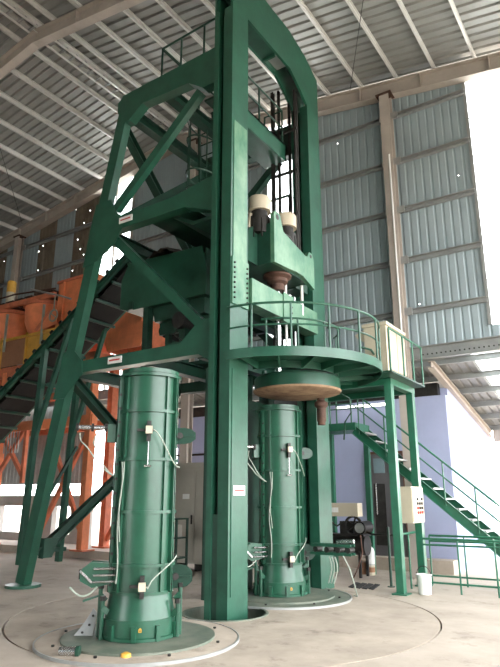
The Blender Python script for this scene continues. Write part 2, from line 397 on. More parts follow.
# ================================================================== TURNTABLE AND PITS
tt = thing('turntable', 'round dusty concrete-topped turntable set flush in the hall floor', 'turntable', (TC[0], TC[1], 0))
B().lathe([(0.62, -0.05), (2.925, -0.05), (2.925, 0.0), (0.62, 0.0)], (TC[0], TC[1], 0), 96).build('deck', TURNM, tt, True)
B().lathe([(0.58, -0.6), (0.62, -0.6), (0.62, 0.012), (0.58, 0.012)], (TC[0], TC[1], 0), 48).build('pit_lining', PLATEM, tt, True)
B().lathe([(0.0, -0.62), (3.0, -0.62), (3.0, -0.56), (0.0, -0.56)], (TC[0], TC[1], 0), 48).build('pit_floor', DARK, tt)
def base_plate(c, label, extra):
    r = thing('mould_base_plate', label, 'base plate', (c[0], c[1], 0.0), 'round base plates under the moulds')
    B().lathe([(0, 0), (1.15, 0), (1.15, 0.025), (1.12, 0.03), (0, 0.03)], (*c, 0), 72).build('outer_disc', TURNM if extra else PLATEM, r, True)
    B().lathe([(1.15, 0), (1.165, 0), (1.165, 0.032), (1.15, 0.032)], (*c, 0), 72).build('rim', GALV, r, True)  # pale ring drawn in for the light catching the disc edge
    B().lathe([(0, 0.03), (0.88, 0.03), (0.88, 0.055), (0, 0.055)], (*c, 0), 64).build('inner_disc', PLATEM, r, True)
    for k in range(8):
        t = 2*math.pi*k/8+0.3; share(BOLT, 'bolt', r, (0.97*math.cos(t), 0.97*math.sin(t), 0.03))
    return r
M1 = (-5.26, 5.58); M2 = (-5.44, 9.1)
base_plate(M1, 'dusty round steel base plate under the front pipe mould', True)
base_plate(M2, 'round steel base plate, lit edge done as a pale rim, under the rear pipe mould', False)
# ================================================================== PIPE MOULDS
def make_mould():
    r = thing('pipe_mould', 'tall glossy green split pipe mould standing free in front of the press column', 'pipe mould', (M1[0], M1[1], 0.055), 'green vertical pipe moulds')
    cx, cy, z0 = M1[0], M1[1], 0.055
    L = lambda prof, n=56, a0=0, a1=2*math.pi: B().lathe([(a, b-z0) for a, b in prof], (cx, cy, z0), n, a0, a1)
    V = math.atan2(-cy, -cx)       # direction towards the viewer
    def at(ang, rad, z): return (cx+rad*math.cos(V+ang), cy+rad*math.sin(V+ang), z)
    R0 = 0.355
    sh = L([(R0-0.02, 0.5), (R0, 0.5), (R0, 3.1), (R0-0.02, 3.1)]).build('shell', GREEN_M, r, True)
    L([(0.38, 0.27), (0.405, 0.27), (R0+0.0, 0.54), (R0-0.03, 0.54)]).build('flared_skirt', GREEN_M, r, True)
    L([(0.36, 0.06), (0.44, 0.06), (0.44, 0.09), (0.42, 0.1), (0.42, 0.27), (0.36, 0.27)]).build('base_ring', GREEN_M, r, True)
    for z, e in ((3.05, 0.045), (2.6, 0.03), (2.02, 0.03), (1.41, 0.03), (0.82, 0.035), (0.52, 0.02)):
        L([(R0, z), (R0+e, z), (R0+e, z+0.035), (R0, z+0.035)]).build('flange_ring', GREEN_M, r, True)
    L([(R0-0.02, 3.1), (R0+0.01, 3.1), (R0+0.01, 3.15), (R0-0.02, 3.15)]).build('spigot_collar', GREEN_M, r, True)
    # vertical seam flanges with bolts
    for a in (1.02, -1.22, 2.6):
        for e in (-0.045, 0.045):
            t = V+a+e
            d = Vector((math.cos(t), math.sin(t), 0)); p = Vector((cx, cy, 0))
            s = B().beam(p+d*(R0+0.02)+Vector((0, 0, 0.54)), p+d*(R0+0.02)+Vector((0, 0, 3.06)), 0.014, 0.06, up=d).build('seam_flange', GREEN_M, r)
        for k in range(14):
            q = at(a+0.075, R0+0.035, 0.62+k*0.17)
            o = share(BOLT, 'bolt', r, tuple(Vector(q)-Vector((cx, cy, z0))), (math.pi/2, 0, V+a))
    # long stiffeners
    for a in (0.62, -0.8):
        p0 = at(a, R0+0.012, 0.55); p1 = at(a, R0+0.012, 3.05); d = Vector((math.cos(V+a), math.sin(V+a), 0))
        B().beam(p0, p1, 0.02, 0.035, up=d).build('stiffener', GREEN_M, r)
    # vibrator boxes on brackets
    for z in (2.37, 0.63):
        a = 0.02; d = Vector((math.cos(V+a), math.sin(V+a), 0)); sd = Vector((-d.y, d.x, 0)); c = Vector(at(a, R0+0.06, z))
        br = B().beam(c-Vector((0, 0, 0.13)), c+Vector((0, 0, 0.11)), 0.05, 0.06, up=d).build('vibrator_bracket', DARK, r)
        B().beam(c+d*0.05-Vector((0, 0, 0.045)), c+d*0.05+Vector((0, 0, 0.045)), 0.08, 0.05, up=d).build('terminal_box', BEIGE, br)
        B().beam(c-sd*0.14, c+sd*0.06, 0.03, 0.03).build('cross_pin', DARK, br)
        if z > 2:
            B().cyl(c-Vector((0, 0, 0.42)), c-Vector((0, 0, 0.12)), 0.007, n=8).build('pull_rod', STEEL, br)
            B().cyl(c-sd*0.04-Vector((0, 0, 0.42)), c+sd*0.04-Vector((0, 0, 0.42)), 0.015, n=8).build('pull_handle', STEEL, br)
        h0 = c+d*0.07+sd*0.05; pts = []
        end = Vector(at(1.15, R0+0.06, z-0.55 if z > 2 else z+0.28))
        for k in range(13):
            t = k/12; aa = 0.15+t*1.0; rr = R0+0.11-0.03*t
            zz = (z-0.42*math.sin(min(1, t*1.15)*math.pi*0.5)**1.4+0.0) if z > 2 else z-0.02+0.32*t**0.6
            pts.append(at(aa, rr, zz))
        B().tube([tuple(h0)]+pts, 0.008).build('hose', HOSE, r, True)
    # clamping lugs: eight-sided plates on the right-hand side, hydraulic clamps on the other
    for z, w_ in ((2.34, 0.1), (0.69, 0.13)):
        a = 1.42; d = Vector((math.cos(V+a), math.sin(V+a), 0)); n = Vector((math.cos(V), math.sin(V), 0)); c = Vector((cx, cy, z))
        poly = [(0.33, -w_), (0.46, -w_), (0.54, -w_*0.85), (0.6, -w_*0.4), (0.6, w_*0.4), (0.54, w_*0.85), (0.46, w_), (0.33, w_)]
        vs = [c+d*x+Vector((0, 0, y))+n*t for t in (-0.02, 0.02) for x, y in poly]; m = 8
        lug = B().add(vs, [tuple(range(m)), tuple(range(2*m-1, m-1, -1))]+[(i, (i+1) % m, (i+1) % m+m, i+m) for i in range(m)]).build('clamp_plate', GREEN_D, r)
        B().beam(c+d*0.34+n*0.03, c+d*0.58+n*0.03, 0.015, 0.02).build('plate_rib', GREEN_D, lug)
        B().cyl(c+d*0.4-n*0.12, c+d*0.4+n*0.06, 0.04, n=10).build('hinge_pin', DARK, lug)
    # hydraulic clamps
    a = -1.5; d = Vector((math.cos(V+a), math.sin(V+a), 0)); n = Vector((math.cos(V), math.sin(V), 0))
    c = Vector((cx, cy, 2.36))
    cl = B().beam(c+d*0.3, c+d*0.5, 0.08, 0.22).build('clamp_arm', GREEN_M, r)
    B().cyl(c+d*0.5+n*0.09+Vector((0, 0, 0.06)), c+d*0.86+n*0.09+Vector((0, 0, 0.06)), 0.028, n=12).build('hydraulic_cylinder', STEEL, cl, True)
    for k in (0.5, 0.66, 0.84): B().cyl(c+d*k+n*0.09+Vector((0, 0, 0.06)), c+d*(k+0.03)+n*0.09+Vector((0, 0, 0.06)), 0.05, n=12).build('cylinder_gland', DARK, cl, True)
    for q, e in ((0.82, 0.0), (0.62, 0.06)):
        pts = []
        for k in range(15):
            t = k/14; x = q+0.12*math.sin(t*math.pi)-(q-0.38)*t; z = 2.46-0.5*t**1.3-0.03*math.sin(t*9)
            pts.append(c*1.0+d*x+n*(0.11+0.22*t)+Vector((0, 0, z-2.42-0.05)))
        B().tube(pts, 0.008).build('hose', HOSE, r, True)
    B().tube([at(-0.78+0.05*math.sin(k*0.5), R0+0.06, 2.0-k*0.075) for k in range(19)], 0.008).build('hose', HOSE, r, True)
    B().tube([at(-0.72+0.05*math.sin(k*0.4+1), R0+0.07, 2.0-k*0.06) for k in range(16)], 0.007).build('hose', HOSE, r, True)
    c = Vector((cx, cy, 0.73))
    poly = [(0.34, -0.1), (0.56, -0.14), (0.7, -0.06), (0.7, 0.05), (0.58, 0.14), (0.34, 0.12)]
    for off in (-0.1, 0.1):
        vs = [c+d*x+Vector((0, 0, y))+n*(t+off) for t in (-0.012, 0.012) for x, y in poly]; m = 6
        lg = B().add(vs, [tuple(range(m)), tuple(range(2*m-1, m-1, -1))]+[(i, (i+1) % m, (i+1) % m+m, i+m) for i in range(m)]).build('clamp_bracket', GREEN_M, r)
    B().cyl(c+d*0.42+n*0.02, c+d*0.72+n*0.02, 0.055, n=12).build('clamp_cylinder', DARK, r, True)
    B().beam(c+d*0.56+n*0.13+Vector((0, 0, -0.08)), c+d*0.7+n*0.13+Vector((0, 0, 0.05)), 0.02, 0.025).build('clamp_link', STEEL, r)
    B().tube([c+d*(0.8-0.3*k/9)+n*0.14+Vector((0, 0, -0.12-0.1*math.sin(k/9*3.1))) for k in range(10)], 0.011).build('hose', HOSE, r, True)
    for z in (0.88, 0.95, 1.02): B().cyl(c*1.0+d*0.3+n*0.16+Vector((0, 0, z-0.95)), c+d*0.55+n*0.16+Vector((0, 0, z-0.95)), 0.014, n=8).build('stay_rod', STEEL, r)
    # foot lugs and tie rods round the base
    for k in range(10):
        t = 2*math.pi*k/10+0.3; dd = Vector((math.cos(t), math.sin(t), 0)); p = Vector((cx, cy, 0))+dd*0.435
        lug = B().beam(p+Vector((0, 0, 0.06)), p+Vector((0, 0, 0.22)), 0.05, 0.04, up=dd).build('foot_lug', GREEN_M, r)
    for aa, h_ in ((-1.45, 0.56), (-1.15, 0.45), (1.4, 0.56), (1.15, 0.4)):
        p = Vector(at(aa, 0.465, 0.06)); lg = B().cyl(p, p+Vector((0, 0, h_)), 0.025, n=10).build('tie_rod', GREEN_M, r)
        B().cyl(p+Vector((0, 0, h_-0.05)), p+Vector((0, 0, h_)), 0.035, n=6).build('tie_nut', DARK, lg)
        q = Vector(at(aa, 0.4, h_-0.12)); B().beam(q, p+Vector((0, 0, h_-0.12)), 0.05, 0.06).build('tie_bracket', GREEN_M, lg)
    B().beam(at(-1.5, 0.46, 0.5), at(-1.5, 0.66, 0.44), 0.06, 0.02).build('latch_handle', GREEN_M, r)
    # warning sticker
    d = Vector((math.cos(V+0.02), math.sin(V+0.02), 0)); sd = Vector((-d.y, d.x, 0)); p = Vector(at(0.02, 0.424, 0.18))
    st = B().add([p-sd*0.018-Vector((0, 0, 0.022)), p+sd*0.018-Vector((0, 0, 0.022)), p+sd*0.018+Vector((0, 0, 0.012)), p+Vector((0, 0, 0.028)), p-sd*0.018+Vector((0, 0, 0.012))], [(0, 1, 2, 3, 4)]).build('warning_sticker', YELLOW, r)
    q = p+d*0.004
    B().add([q-sd*0.008-Vector((0, 0, 0.012)), q+sd*0.008-Vector((0, 0, 0.012)), q+Vector((0, 0, 0.015))], [(0, 1, 2)]).build('sticker_mark', DARK, st)
    return r
mould = make_mould()
m2 = copy_tree(mould); m2.location = (M2[0], M2[1], 0.055); m2.rotation_euler = (0, 0, math.radians(10))
tag(m2, 'tall green split pipe mould below the round platform, inside the press portal', 'pipe mould', 'green vertical pipe moulds')
# loose plates beside front mould
t = thing('flange_plate', 'pale scuffed bolted quarter plate leaning on the front mould foot', 'plate', (-5.9, 5.1, 0.055))
B().prism([(-0.22, 0), (0.05, 0), (0.08, 0.3), (0.02, 0.36), (-0.06, 0.22), (-0.14, 0.1)], 1, -0.012, 0.012).build('plate_body', GALV, None)
pb = bpy.data.objects['plate_body']; pb.parent = t; pb.rotation_euler = (math.radians(-14), 0, math.radians(32)); pb.location = (0.2, 0.12, 0.0); pb.scale = (0.8, 0.8, 0.8)
for x, z in ((-0.1, 0.04), (-0.01, 0.14), (0.03, 0.26)):
    o = share(BOLT, 'bolt', pb, (x, -0.012, z), (math.pi/2, 0, 0))
t = thing('pipe_stub', 'short silver pipe end lying at the edge of the front base plate', 'pipe', (-5.2, 4.62, 0.03))
B().cyl((-5.36, 4.52, 0.07), (-5.2, 4.62, 0.07), 0.04, n=16).build('pipe_barrel', STEEL, t, True)
B().cyl((-5.21, 4.61, 0.07), (-5.18, 4.63, 0.07), 0.055, n=16).build('pipe_flange', GREEN_D, t, True)
t = thing('floor_marker', 'small orange round cap fixed on the front base plate', 'marker', (-4.75, 4.86, 0.03))
B().lathe([(0, 0), (0.055, 0), (0.05, 0.03), (0.02, 0.045), (0, 0.045)], (-4.75, 4.86, 0.03), 20).build('cap_dome', YELLOW, t, True)
# ================================================================== PRESS FRAME
pf = thing('pipe_press', 'towering green steel press frame with portal columns and slanting side legs', 'press', (-5.38, 7.45, 0))
CX0, CX1, FY0, FY1, RY0, RY1 = -5.57, -5.165, 7.2, 7.7, 10.03, 10.55
def column(y0, y1, nm, m):
    prof = [(CX0, y0), (CX0+0.1, y0), (CX0+0.1, y0+0.14), (CX1-0.19, y0+0.14), (CX1-0.19, y0), (CX1, y0), (CX1, y1), (CX0, y1)]
    return B().prism(prof, 2, -0.5 if nm == 'front_column' else 0, 10.3 if nm == 'front_column' else 9.9).build(nm, m, pf)
fc = column(FY0, FY1, 'front_column', GREEN)
B().box(CX0+0.1, CX1-0.19, FY0+0.03, FY0+0.06, -0.5, 1.35).build('cover_plate', GREEN_D, fc)
rc = column(RY0, RY1, 'rear_column', GREEN)
# slide plates on the front column; daylight put into the upper one's colour
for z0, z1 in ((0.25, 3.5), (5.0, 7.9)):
    B().box(CX1, CX1+0.012, FY0+0.06, FY1-0.05, z0, z1).build('slide_plate', GREEN_LIT if z0 > 3 else GREEN, fc)
B().box(CX1, CX1+0.03, FY0+0.02, FY1-0.02, 4.55, 5.35).build('splice_plate', GREEN_LIT, fc)
for k in range(8):
    for y in (FY0+0.07, FY1-0.07): share(BOLT, 'bolt', fc, (CX1+0.03+5.38, y-7.45, 4.65+k*0.085), (0, math.pi/2, 0))
for k in range(5): B().tube([(CX0+0.14+k*0.03, FY0+0.1+0.02*(k % 2), 1.3+0.5*j) for j in range(12)], 0.012).build('hose', DARK, fc, True)
# portal head beam with chamfered corners (YZ profile), web recess below
prof = [(FY0, 11.0), (FY0, 11.32), (9.3, 11.32), (9.95, 11.16), (RY1, 10.86), (RY1, 9.9), (RY0, 9.9), (9.75, 10.1), (9.3, 10.36), (FY1, 10.36), (FY1, 10.3), (FY0, 10.3)]
for x0, x1 in ((CX0, CX0+0.05), (CX1-0.05, CX1)):
    B().prism(prof, 0, x0, x1).build('head_side_plate', GREEN, pf)
B().box(CX0+0.05, CX1-0.05, FY0, 9.6, 11.24, 11.3).build('head_top_plate', GREEN, pf)
B().box(-5.42, -5.36, FY0, 9.9, 10.6, 11.24).build('head_web', GREEN_D, pf)
B().box(CX0+0.05, CX1-0.05, 7.7, 8.75, 10.36, 10.4).build('head_soffit', GREEN_D, pf)
B().box(CX0+0.05, CX1-0.05, 8.75, 8.79, 10.3, 11.24).build('head_diaphragm', GREEN, pf)
B().box(CX0+0.05, CX1-0.05, 8.8, 9.35, 10.5, 10.53).build('head_light_panel', GALV, pf)
# lower crossbeams between the columns
for x0, x1, m in ((-5.35, -5.08, GREEN_LIT), (-5.85, -5.6, GREEN_D)):  # outer beam gets the lit green, inner one the shaded green
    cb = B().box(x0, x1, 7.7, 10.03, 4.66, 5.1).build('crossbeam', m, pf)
    if x0 > -5.5:
        sp = B().box(x1, x1+0.02, 8.7, 9.05, 4.6, 5.14).build('splice_plate', GREEN_LIT, cb)
        for k in range(4):
            share(BOLT, 'bolt', cb, (x1+0.02+5.38, 8.97-7.45, 4.7+k*0.11), (0, math.pi/2, 0))
# side frames (front Y=7.45, rear Y=10.3): legs, beams, diagonals, gussets
LEGB, LEGT = (-9.97, 0.06), (-8.0, 9.5)
def side_frame(y, m, rear=False):
    f0, f1 = y-0.1, y+0.1
    def P(a, b, wd, nm, th=0.2): return B().beam((a[0], y, a[1]), (b[0], y, b[1]), th, wd, up=(0.3, 0, 1) if abs(a[0]-b[0]) > abs(a[1]-b[1]) else (1, 0, 0)).build(nm, m, pf)
    P(LEGB, LEGT, 0.25, 'slanting_leg', 0.17)
    # beams drawn with their haunches
    xl = lambda z: LEGB[0]+(LEGT[0]-LEGB[0])*(z-LEGB[1])/(LEGT[1]-LEGB[1])
    B().prism([(-8.2, 9.3), (-8.2, 9.52), (-8.05, 9.66), (CX0, 9.72), (CX0, 8.95), (-5.95, 8.95), (-6.3, 9.2), (-7.5, 9.25), (-7.85, 9.0), (-8.0, 9.0)], 1, f0, f1).build('top_beam', m, pf)
    B().prism([(xl(6.7)+0.1, 6.6), (xl(6.7)+0.1, 6.86), (-6.6, 6.88), (CX0, 7.05), (CX0, 6.32), (-6.3, 6.6)], 1, f0, f1).build('middle_beam', m, pf)
    B().prism([(xl(3.9)+0.1, 3.86), (xl(3.9)+0.1, 4.08), (-6.3, 4.08), (-5.9, 4.42), (CX0, 4.42), (CX0, 3.64), (-5.9, 3.84)], 1, f0, f1).build('lower_beam', m, pf)
    P((-8.15, 7.1), (-6.05, 8.95), 0.17, 'diagonal_brace', 0.13)
    P((-8.15, 6.5), (-5.95, 4.4), 0.17, 'diagonal_brace', 0.13)
    g0, g1 = f0-0.02, f0
    B().prism([(xl(6.0)-0.14, 6.0), (xl(6.9)-0.18, 6.9), (xl(7.3)-0.15, 7.3), (xl(7.3)+0.25, 7.3), (-8.0, 6.95), (-7.85, 6.85), (-7.85, 6.6), (-8.0, 6.32), (xl(6.2)+0.2, 6.05)], 1, g0, g1).build('gusset_plate', m, pf)
    B().prism([(xl(3.4)-0.16, 3.4), (xl(4.3)-0.16, 4.3), (xl(4.3)+0.16, 4.3), (-8.7, 4.08), (-8.66, 3.82), (xl(3.4)+0.16, 3.4)], 1, g0, g1).build('gusset_plate', m, pf)
    B().lathe([(0, 0), (0.32, 0), (0.32, 0.05), (0, 0.05)], (LEGB[0], y, 0), 20).build('foot_plate', m, pf)
side_frame(7.45, GREEN); side_frame(10.3, GREEN_D, True)  # rear frame takes the shaded copy of the green
# transverse members joining the two side frames
for x, z in ((-8.05, 9.35), (-7.0, 9.4), (-8.55, 6.72), (-6.3, 6.72), (-9.15, 3.95), (-7.2, 3.95), (-6.0, 3.95)):
    B().ibeam((x, 7.58, z), (x, 10.17, z), 0.2, 0.24).build('cross_member', GREEN_D, pf)
for a, b in (((-9.8, 7.58, 0.55), (-9.25, 10.2, 2.9)), ((-9.2, 7.58, 3.8), (-9.5, 10.2, 2.2)), ((-8.3, 7.58, 9.2), (-8.5, 10.2, 7.2)), ((-8.5, 7.6, 6.9), (-8.1, 10.2, 9.2))):
    B().ibeam(a, b, 0.18, 0.18).build('wind_brace', GREEN_D, pf)
B().prism([(7.6, 0.5), (7.8, 0.5), (7.95, 0.85), (7.6, 0.85)], 0, -9.8, -9.66).build('brace_shoe', GREEN_D, pf)
for (x, y, z, ax) in ((-7.78, 7.3, 3.97, 1), (-7.72, 7.3, 6.73, 1)):
    pl = B().box(x-0.17, x+0.17, y-0.006, y+0.015, z-0.06, z+0.06).build('name_plate', WHITE, pf)
    B().box(x-0.13, x+0.13, y-0.009, y-0.005, z-0.012, z+0.014).build('red_lettering_band', RED, pl)
pl = B().box(CX1+0.012, CX1+0.02, FY0+0.1, FY0+0.4, 1.62, 1.76).build('name_plate', WHITE, pf)
B().box(CX1+0.02, CX1+0.023, FY0+0.13, FY0+0.37, 1.68, 1.7).build('red_lettering_band', RED, pl)
# guide rails, chains and rods inside the portal near the rear column
for x, y, w_ in ((-5.86, 9.72, 0.07), (-5.72, 9.74, 0.05), (-5.55, 9.9, 0.05)):
    B().ibeam((x, y, 4.2), (x, y, 10.3), w_, w_, 0.012, 0.01, up=(0, 1, 0)).build('guide_rail', DARK, pf)
for y in (9.78, 9.86): B().cyl((-5.35, y, 6.2), (-5.35, y, 10.2), 0.03, n=10).build('lift_rod', DARK, pf, True)
for z in (5.5, 7.2, 8.2, 9.2): B().box(-5.95, -5.3, 9.76, 9.8, z, z+0.06).build('rail_tie', DARK, pf)
# dark guide frame standing behind the rear mould station
for y in (8.25, 9.2, 10.0):
    B().beam((-6.25, y, 0.0), (-6.25, y, 3.8), 0.22, 0.22, up=(0, 1, 0)).build('guide_post', GREEN_D, pf)
for z in (0.5, 1.4, 2.3, 3.2): B().box(-6.33, -6.17, 8.36, 9.89, z, z+0.16).build('guide_tie', GREEN_D, pf)
for y in (8.62, 9.5): B().box(-6.3, -6.27, y-0.25, y+0.25, 0.66, 3.2).build('guard_sheet', GREEN_D, pf)
B().cyl((-6.1, 8.42, 1.2), (-6.1, 8.42, 1.75), 0.045, n=12).build('lift_cylinder', WHITE, pf, True)
# ---------------------------------------------------------------- upper and middle decks
ud = thing('upper_platform', 'green plated platform with railings near the top of the press frame', 'platform', (-6.3, 8.7, 8.5))
B().box(-6.1, CX0, 7.6, 9.76, 8.86, 8.9).build('deck_plate', GREEN_D, ud)
B().box(CX0-0.03, CX0, 7.72, 9.76, 8.5, 8.9).build('fascia', GREEN, ud)
B().box(-6.1, CX0, 9.73, 9.76, 8.5, 8.9).build('fascia', GREEN, ud)
B().box(-6.1, CX0-0.03, 7.75, 9.73, 8.5, 8.53).build('soffit_plate', GREEN_D, ud)
def railing(pts, h_, root, m, rad=0.02, mid_=True, every=None):
    up = Vector((0, 0, h_))
    B().tube([tuple(Vector(p)+up) for p in pts], rad).build('handrail', m, root, True)
    if mid_: B().tube([tuple(Vector(p)+up*0.5) for p in pts], rad*0.8).build('mid_rail', m, root, True)
    for p in pts: B().cyl(p, tuple(Vector(p)+up), rad, n=8).build('rail_post', m, root, True)
railing([(-5.63, 7.8, 8.9), (-5.63, 8.8, 8.9), (-5.63, 9.72, 8.9), (-6.08, 9.72, 8.9)], 0.85, ud, GREEN_D)
tr = thing('top_guard_rail', 'thin dark green guard rail standing on the topmost beam', 'railing', (-6.5, 7.45, 9.68))
railing([(-7.05, 7.4, 9.66), (-6.55, 7.4, 9.68), (-5.98, 7.4, 9.7), (-5.68, 7.4, 9.71)], 0.72, tr, GREEN_D, 0.022, False)
railing([(-7.05, 7.4, 9.66), (-7.05, 8.6, 9.66), (-7.05, 9.9, 9.66)], 0.72, tr, GREEN_D, 0.022, False)
B().tube([(-7.05, 7.4, 10.35), (-6.55, 7.4, 9.72)], 0.016).build('rail_stay', GREEN_D, tr)
md = thing('middle_platform', 'green plated landing at mid height behind the press column', 'platform', (-6.2, 8.7, 6.4))
B().prism([(-6.75, 6.6), (-6.3, 6.35), (CX0, 6.35), (CX0, 6.42), (-6.28, 6.42), (-6.75, 6.66)], 1, 7.6, 9.75).build('soffit_plate', GREEN_D, md)
B().box(-7.6, CX0, 7.6, 10.1, 6.84, 6.88).build('deck_plate', GREEN_D, md)
railing([(-8.3, 10.1, 6.9), (-7.6, 10.1, 6.9), (-6.8, 10.1, 6.9), (-5.7, 10.1, 6.9)], 1.0, md, GREEN_D, 0.025)
for a, b in (((-8.3, 10.1, 7.9), (-7.2, 10.1, 6.9)), ((-7.6, 10.1, 7.9), (-6.4, 10.1, 6.9))): B().beam(a, b, 0.05, 0.05).build('rail_stay', GREEN_D, md)
ld = thing('access_ladder', 'dark green caged ladder rising between the platforms behind the column', 'ladder', (-7.25, 9.3, 6.9))
for x in (-7.45, -7.05): B().beam((x, 9.3, 6.88), (x, 9.1, 9.9), 0.05, 0.06, up=(0, 1, 0)).build('stile', GREEN_D, ld)
for k in range(11): B().cyl((-7.45, 9.29-0.018*k, 7.05+k*0.27), (-7.05, 9.29-0.018*k, 7.05+k*0.27), 0.015, n=8).build('rung', GREEN_D, ld)
for z in (7.9, 8.3, 9.1, 9.6):
    B().tube([(-7.25+0.32*math.sin(math.pi*(k/10-0.5)), 9.2-0.62*math.cos(math.pi*(k/10-0.5)), z) for k in range(11)], 0.02, 6).build('cage_hoop', GREEN_D, ld)
for k in (2, 5, 8):
    x, y = -7.25+0.32*math.sin(math.pi*(k/10-0.5)), 9.2-0.62*math.cos(math.pi*(k/10-0.5))
    B().beam((x, y, 7.9), (x, y, 9.6), 0.03, 0.015).build('cage_bar', GREEN_D, ld)
# ---------------------------------------------------------------- press crosshead
ch = thing('press_crosshead', 'green press crosshead with side cheek coloured as lit carried between the portal columns', 'press head', (-5.4, 8.87, 5.4))
prof = [(8.13, 5.5), (8.13, 6.42), (8.2, 6.5), (8.34, 6.46), (8.45, 6.18), (9.25, 6.0), (9.35, 6.02), (9.42, 6.14), (9.55, 6.12), (9.6, 6.0), (9.6, 5.42), (9.15, 5.56), (8.9, 5.56), (8.5, 5.52)]
for x0, x1, m in ((-4.98, -4.9, GREEN_LIT), (-5.98, -5.9, GREEN_D)):  # outer cheek in the lit green, far cheek in the shaded green
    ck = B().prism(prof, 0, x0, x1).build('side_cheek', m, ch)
    if x1 > -5:
        B().cyl((x1-0.005, 8.24, 6.38), (x1+0.004, 8.24, 6.38), 0.05, n=16).build('lifting_eye', DARK, ck)
        B().cyl((x1-0.005, 9.48, 6.06), (x1+0.004, 9.48, 6.06), 0.035, n=16).build('lifting_eye', DARK, ck)
B().box(-5.9, -4.98, 8.13, 8.2, 5.5, 6.25).build('front_plate', GREEN_D, ch)
B().box(-5.9, -4.98, 8.2, 9.5, 5.52, 5.95).build('gear_housing', GREEN_D, ch)
B().box(-5.32, -5.26, 8.02, 8.13, 5.5, 6.2).build('face_rib', GREEN_D, ch)
B().prism([(7.72, 5.5), (8.13, 5.5), (8.13, 6.3), (7.72, 6.0)], 0, -5.55, -5.25).build('guide_shoe', GREEN_D, ch)
B().prism([(9.5, 5.5), (10.0, 5.5), (10.0, 6.0), (9.5, 6.1)], 0, -5.55, -5.25).build('guide_shoe', GREEN_D, ch)
B().prism([(7.95, 6.2), (8.2, 6.2), (8.16, 6.5), (8.02, 6.5)], 0, -5.36, -5.32).build('lug_plate', BEIGE, ch)
for k, (x, y) in enumerate(((-5.25, 8.2), (-5.2, 9.05))):
    mt = B().lathe([(0, 0), (0.2, 0), (0.2, 0.32), (0.15, 0.33), (0.15, 0.45), (0, 0.45)], (x, y, 6.1), 24).build('drive_motor', DARK, ch, True)
    B().lathe([(0, 0.0), (0.21, 0.0), (0.21, 0.24), (0.19, 0.27), (0, 0.27)], (x, y, 6.55), 24).build('motor_cap', BEIGE, mt, True)
    for j in range(8):
        t = j*math.pi/4; B().box(x+0.2*math.cos(t)-0.012, x+0.2*math.cos(t)+0.012, y+0.2*math.sin(t)-0.012, y+0.2*math.sin(t)+0.012, 6.0, 6.36).build('cooling_fin', DARK, mt)
B().lathe([(0, 0), (0.13, 0), (0.13, 0.12), (0.19, 0.16), (0.19, 0.22), (0.26, 0.26), (0.26, 0.32), (0, 0.32)], (-5.25, 8.8, 5.22), 28).build('spindle_nose', RUST, ch, True)
B().lathe([(0, 0), (0.06, 0), (0.06, 1.6), (0, 1.6)], (-5.25, 8.8, 3.66), 16).build('press_shaft', STEEL, ch, True)
B().cyl((-5.25, 9.1, 4.1), (-5.25, 9.1, 5.5), 0.025, n=10).build('guide_rod', WHITE, ch, True)
B().cyl((-5.1, 9.45, 4.9), (-5.1, 9.45, 5.5), 0.03, n=10).build('guide_rod', WHITE, ch, True)
B().tube([(-4.98, 9.0-0.1*k, 6.05+0.18*math.sin(k*0.6)) for k in range(6)], 0.03).build('cable', DARK, ch, True)
# ---------------------------------------------------------------- round platform
PC = (-5.2, 8.87); PR = 1.7; PZ = 3.72
rp = thing('round_platform', 'green half-round walkway platform with curved railings around the press', 'platform', (PC[0], PC[1], PZ))
A0, A1 = -math.pi/2, math.radians(95)
B().lathe([(0.95, 0.0), (PR, 0.0), (PR, 0.03), (0.95, 0.03)], (*PC, PZ), 48, A0, A1).build('deck_plate', GREEN, rp, True)
B().lathe([(PR, -0.1), (PR+0.02, -0.1), (PR+0.02, 0.05), (PR, 0.05)], (*PC, PZ), 48, A0, A1).build('rim_band', GREEN, rp, True)
B().lathe([(0.95, -0.12), (0.97, -0.12), (0.97, 0.0), (0.95, 0.0)], (*PC, PZ), 48, A0, A1).build('inner_band', GREEN, rp, True)
for k in range(9):
    t = A0+0.1+(A1-A0-0.2)*k/8; d = Vector((math.cos(t), math.sin(t), 0)); n = Vector((-d.y, d.x, 0)); c = Vector((*PC, PZ))
    vs = [c+d*r_+Vector((0, 0, z))+n*s_ for s_ in (-0.01, 0.01) for r_, z in ((0.97, 0), (PR, 0), (PR, -0.05), (0.97, -0.13))]
    B().add(vs, [(0, 1, 2, 3), (7, 6, 5, 4)]+[(i, (i+1) % 4, (i+1) % 4+4, i+4) for i in range(4)]).build('bracket_rib', GREEN, rp)
arc = lambda r_, z, a, b, n: [(PC[0]+r_*math.cos(a+(b-a)*k/n), PC[1]+r_*math.sin(a+(b-a)*k/n), z) for k in range(n+1)]
HE = math.radians(28)
B().tube(arc(PR, PZ+0.74, A0, HE, 36), 0.02).build('handrail', GREEN, rp, True)
B().tube(arc(PR-0.02, PZ+0.4, A0, HE, 36), 0.015).build('mid_rail', GREEN, rp, True)
for k in range(6):
    t = A0+0.25+(HE-A0-0.27)*k/5; B().cyl((PC[0]+PR*math.cos(t), PC[1]+PR*math.sin(t), PZ), (PC[0]+PR*math.cos(t), PC[1]+PR*math.sin(t), PZ+0.74), 0.018, n=8).build('rail_post', GREEN, rp, True)
B().tube(arc(1.0, PZ+0.7, math.radians(-80), math.radians(50), 24), 0.018).build('inner_handrail', GREEN, rp, True)
for k in range(5):
    t = math.radians(-75+30*k); B().cyl((PC[0]+math.cos(t), PC[1]+math.sin(t), PZ), (PC[0]+math.cos(t), PC[1]+math.sin(t), PZ+0.7), 0.016, n=8).build('rail_post', GREEN, rp, True)
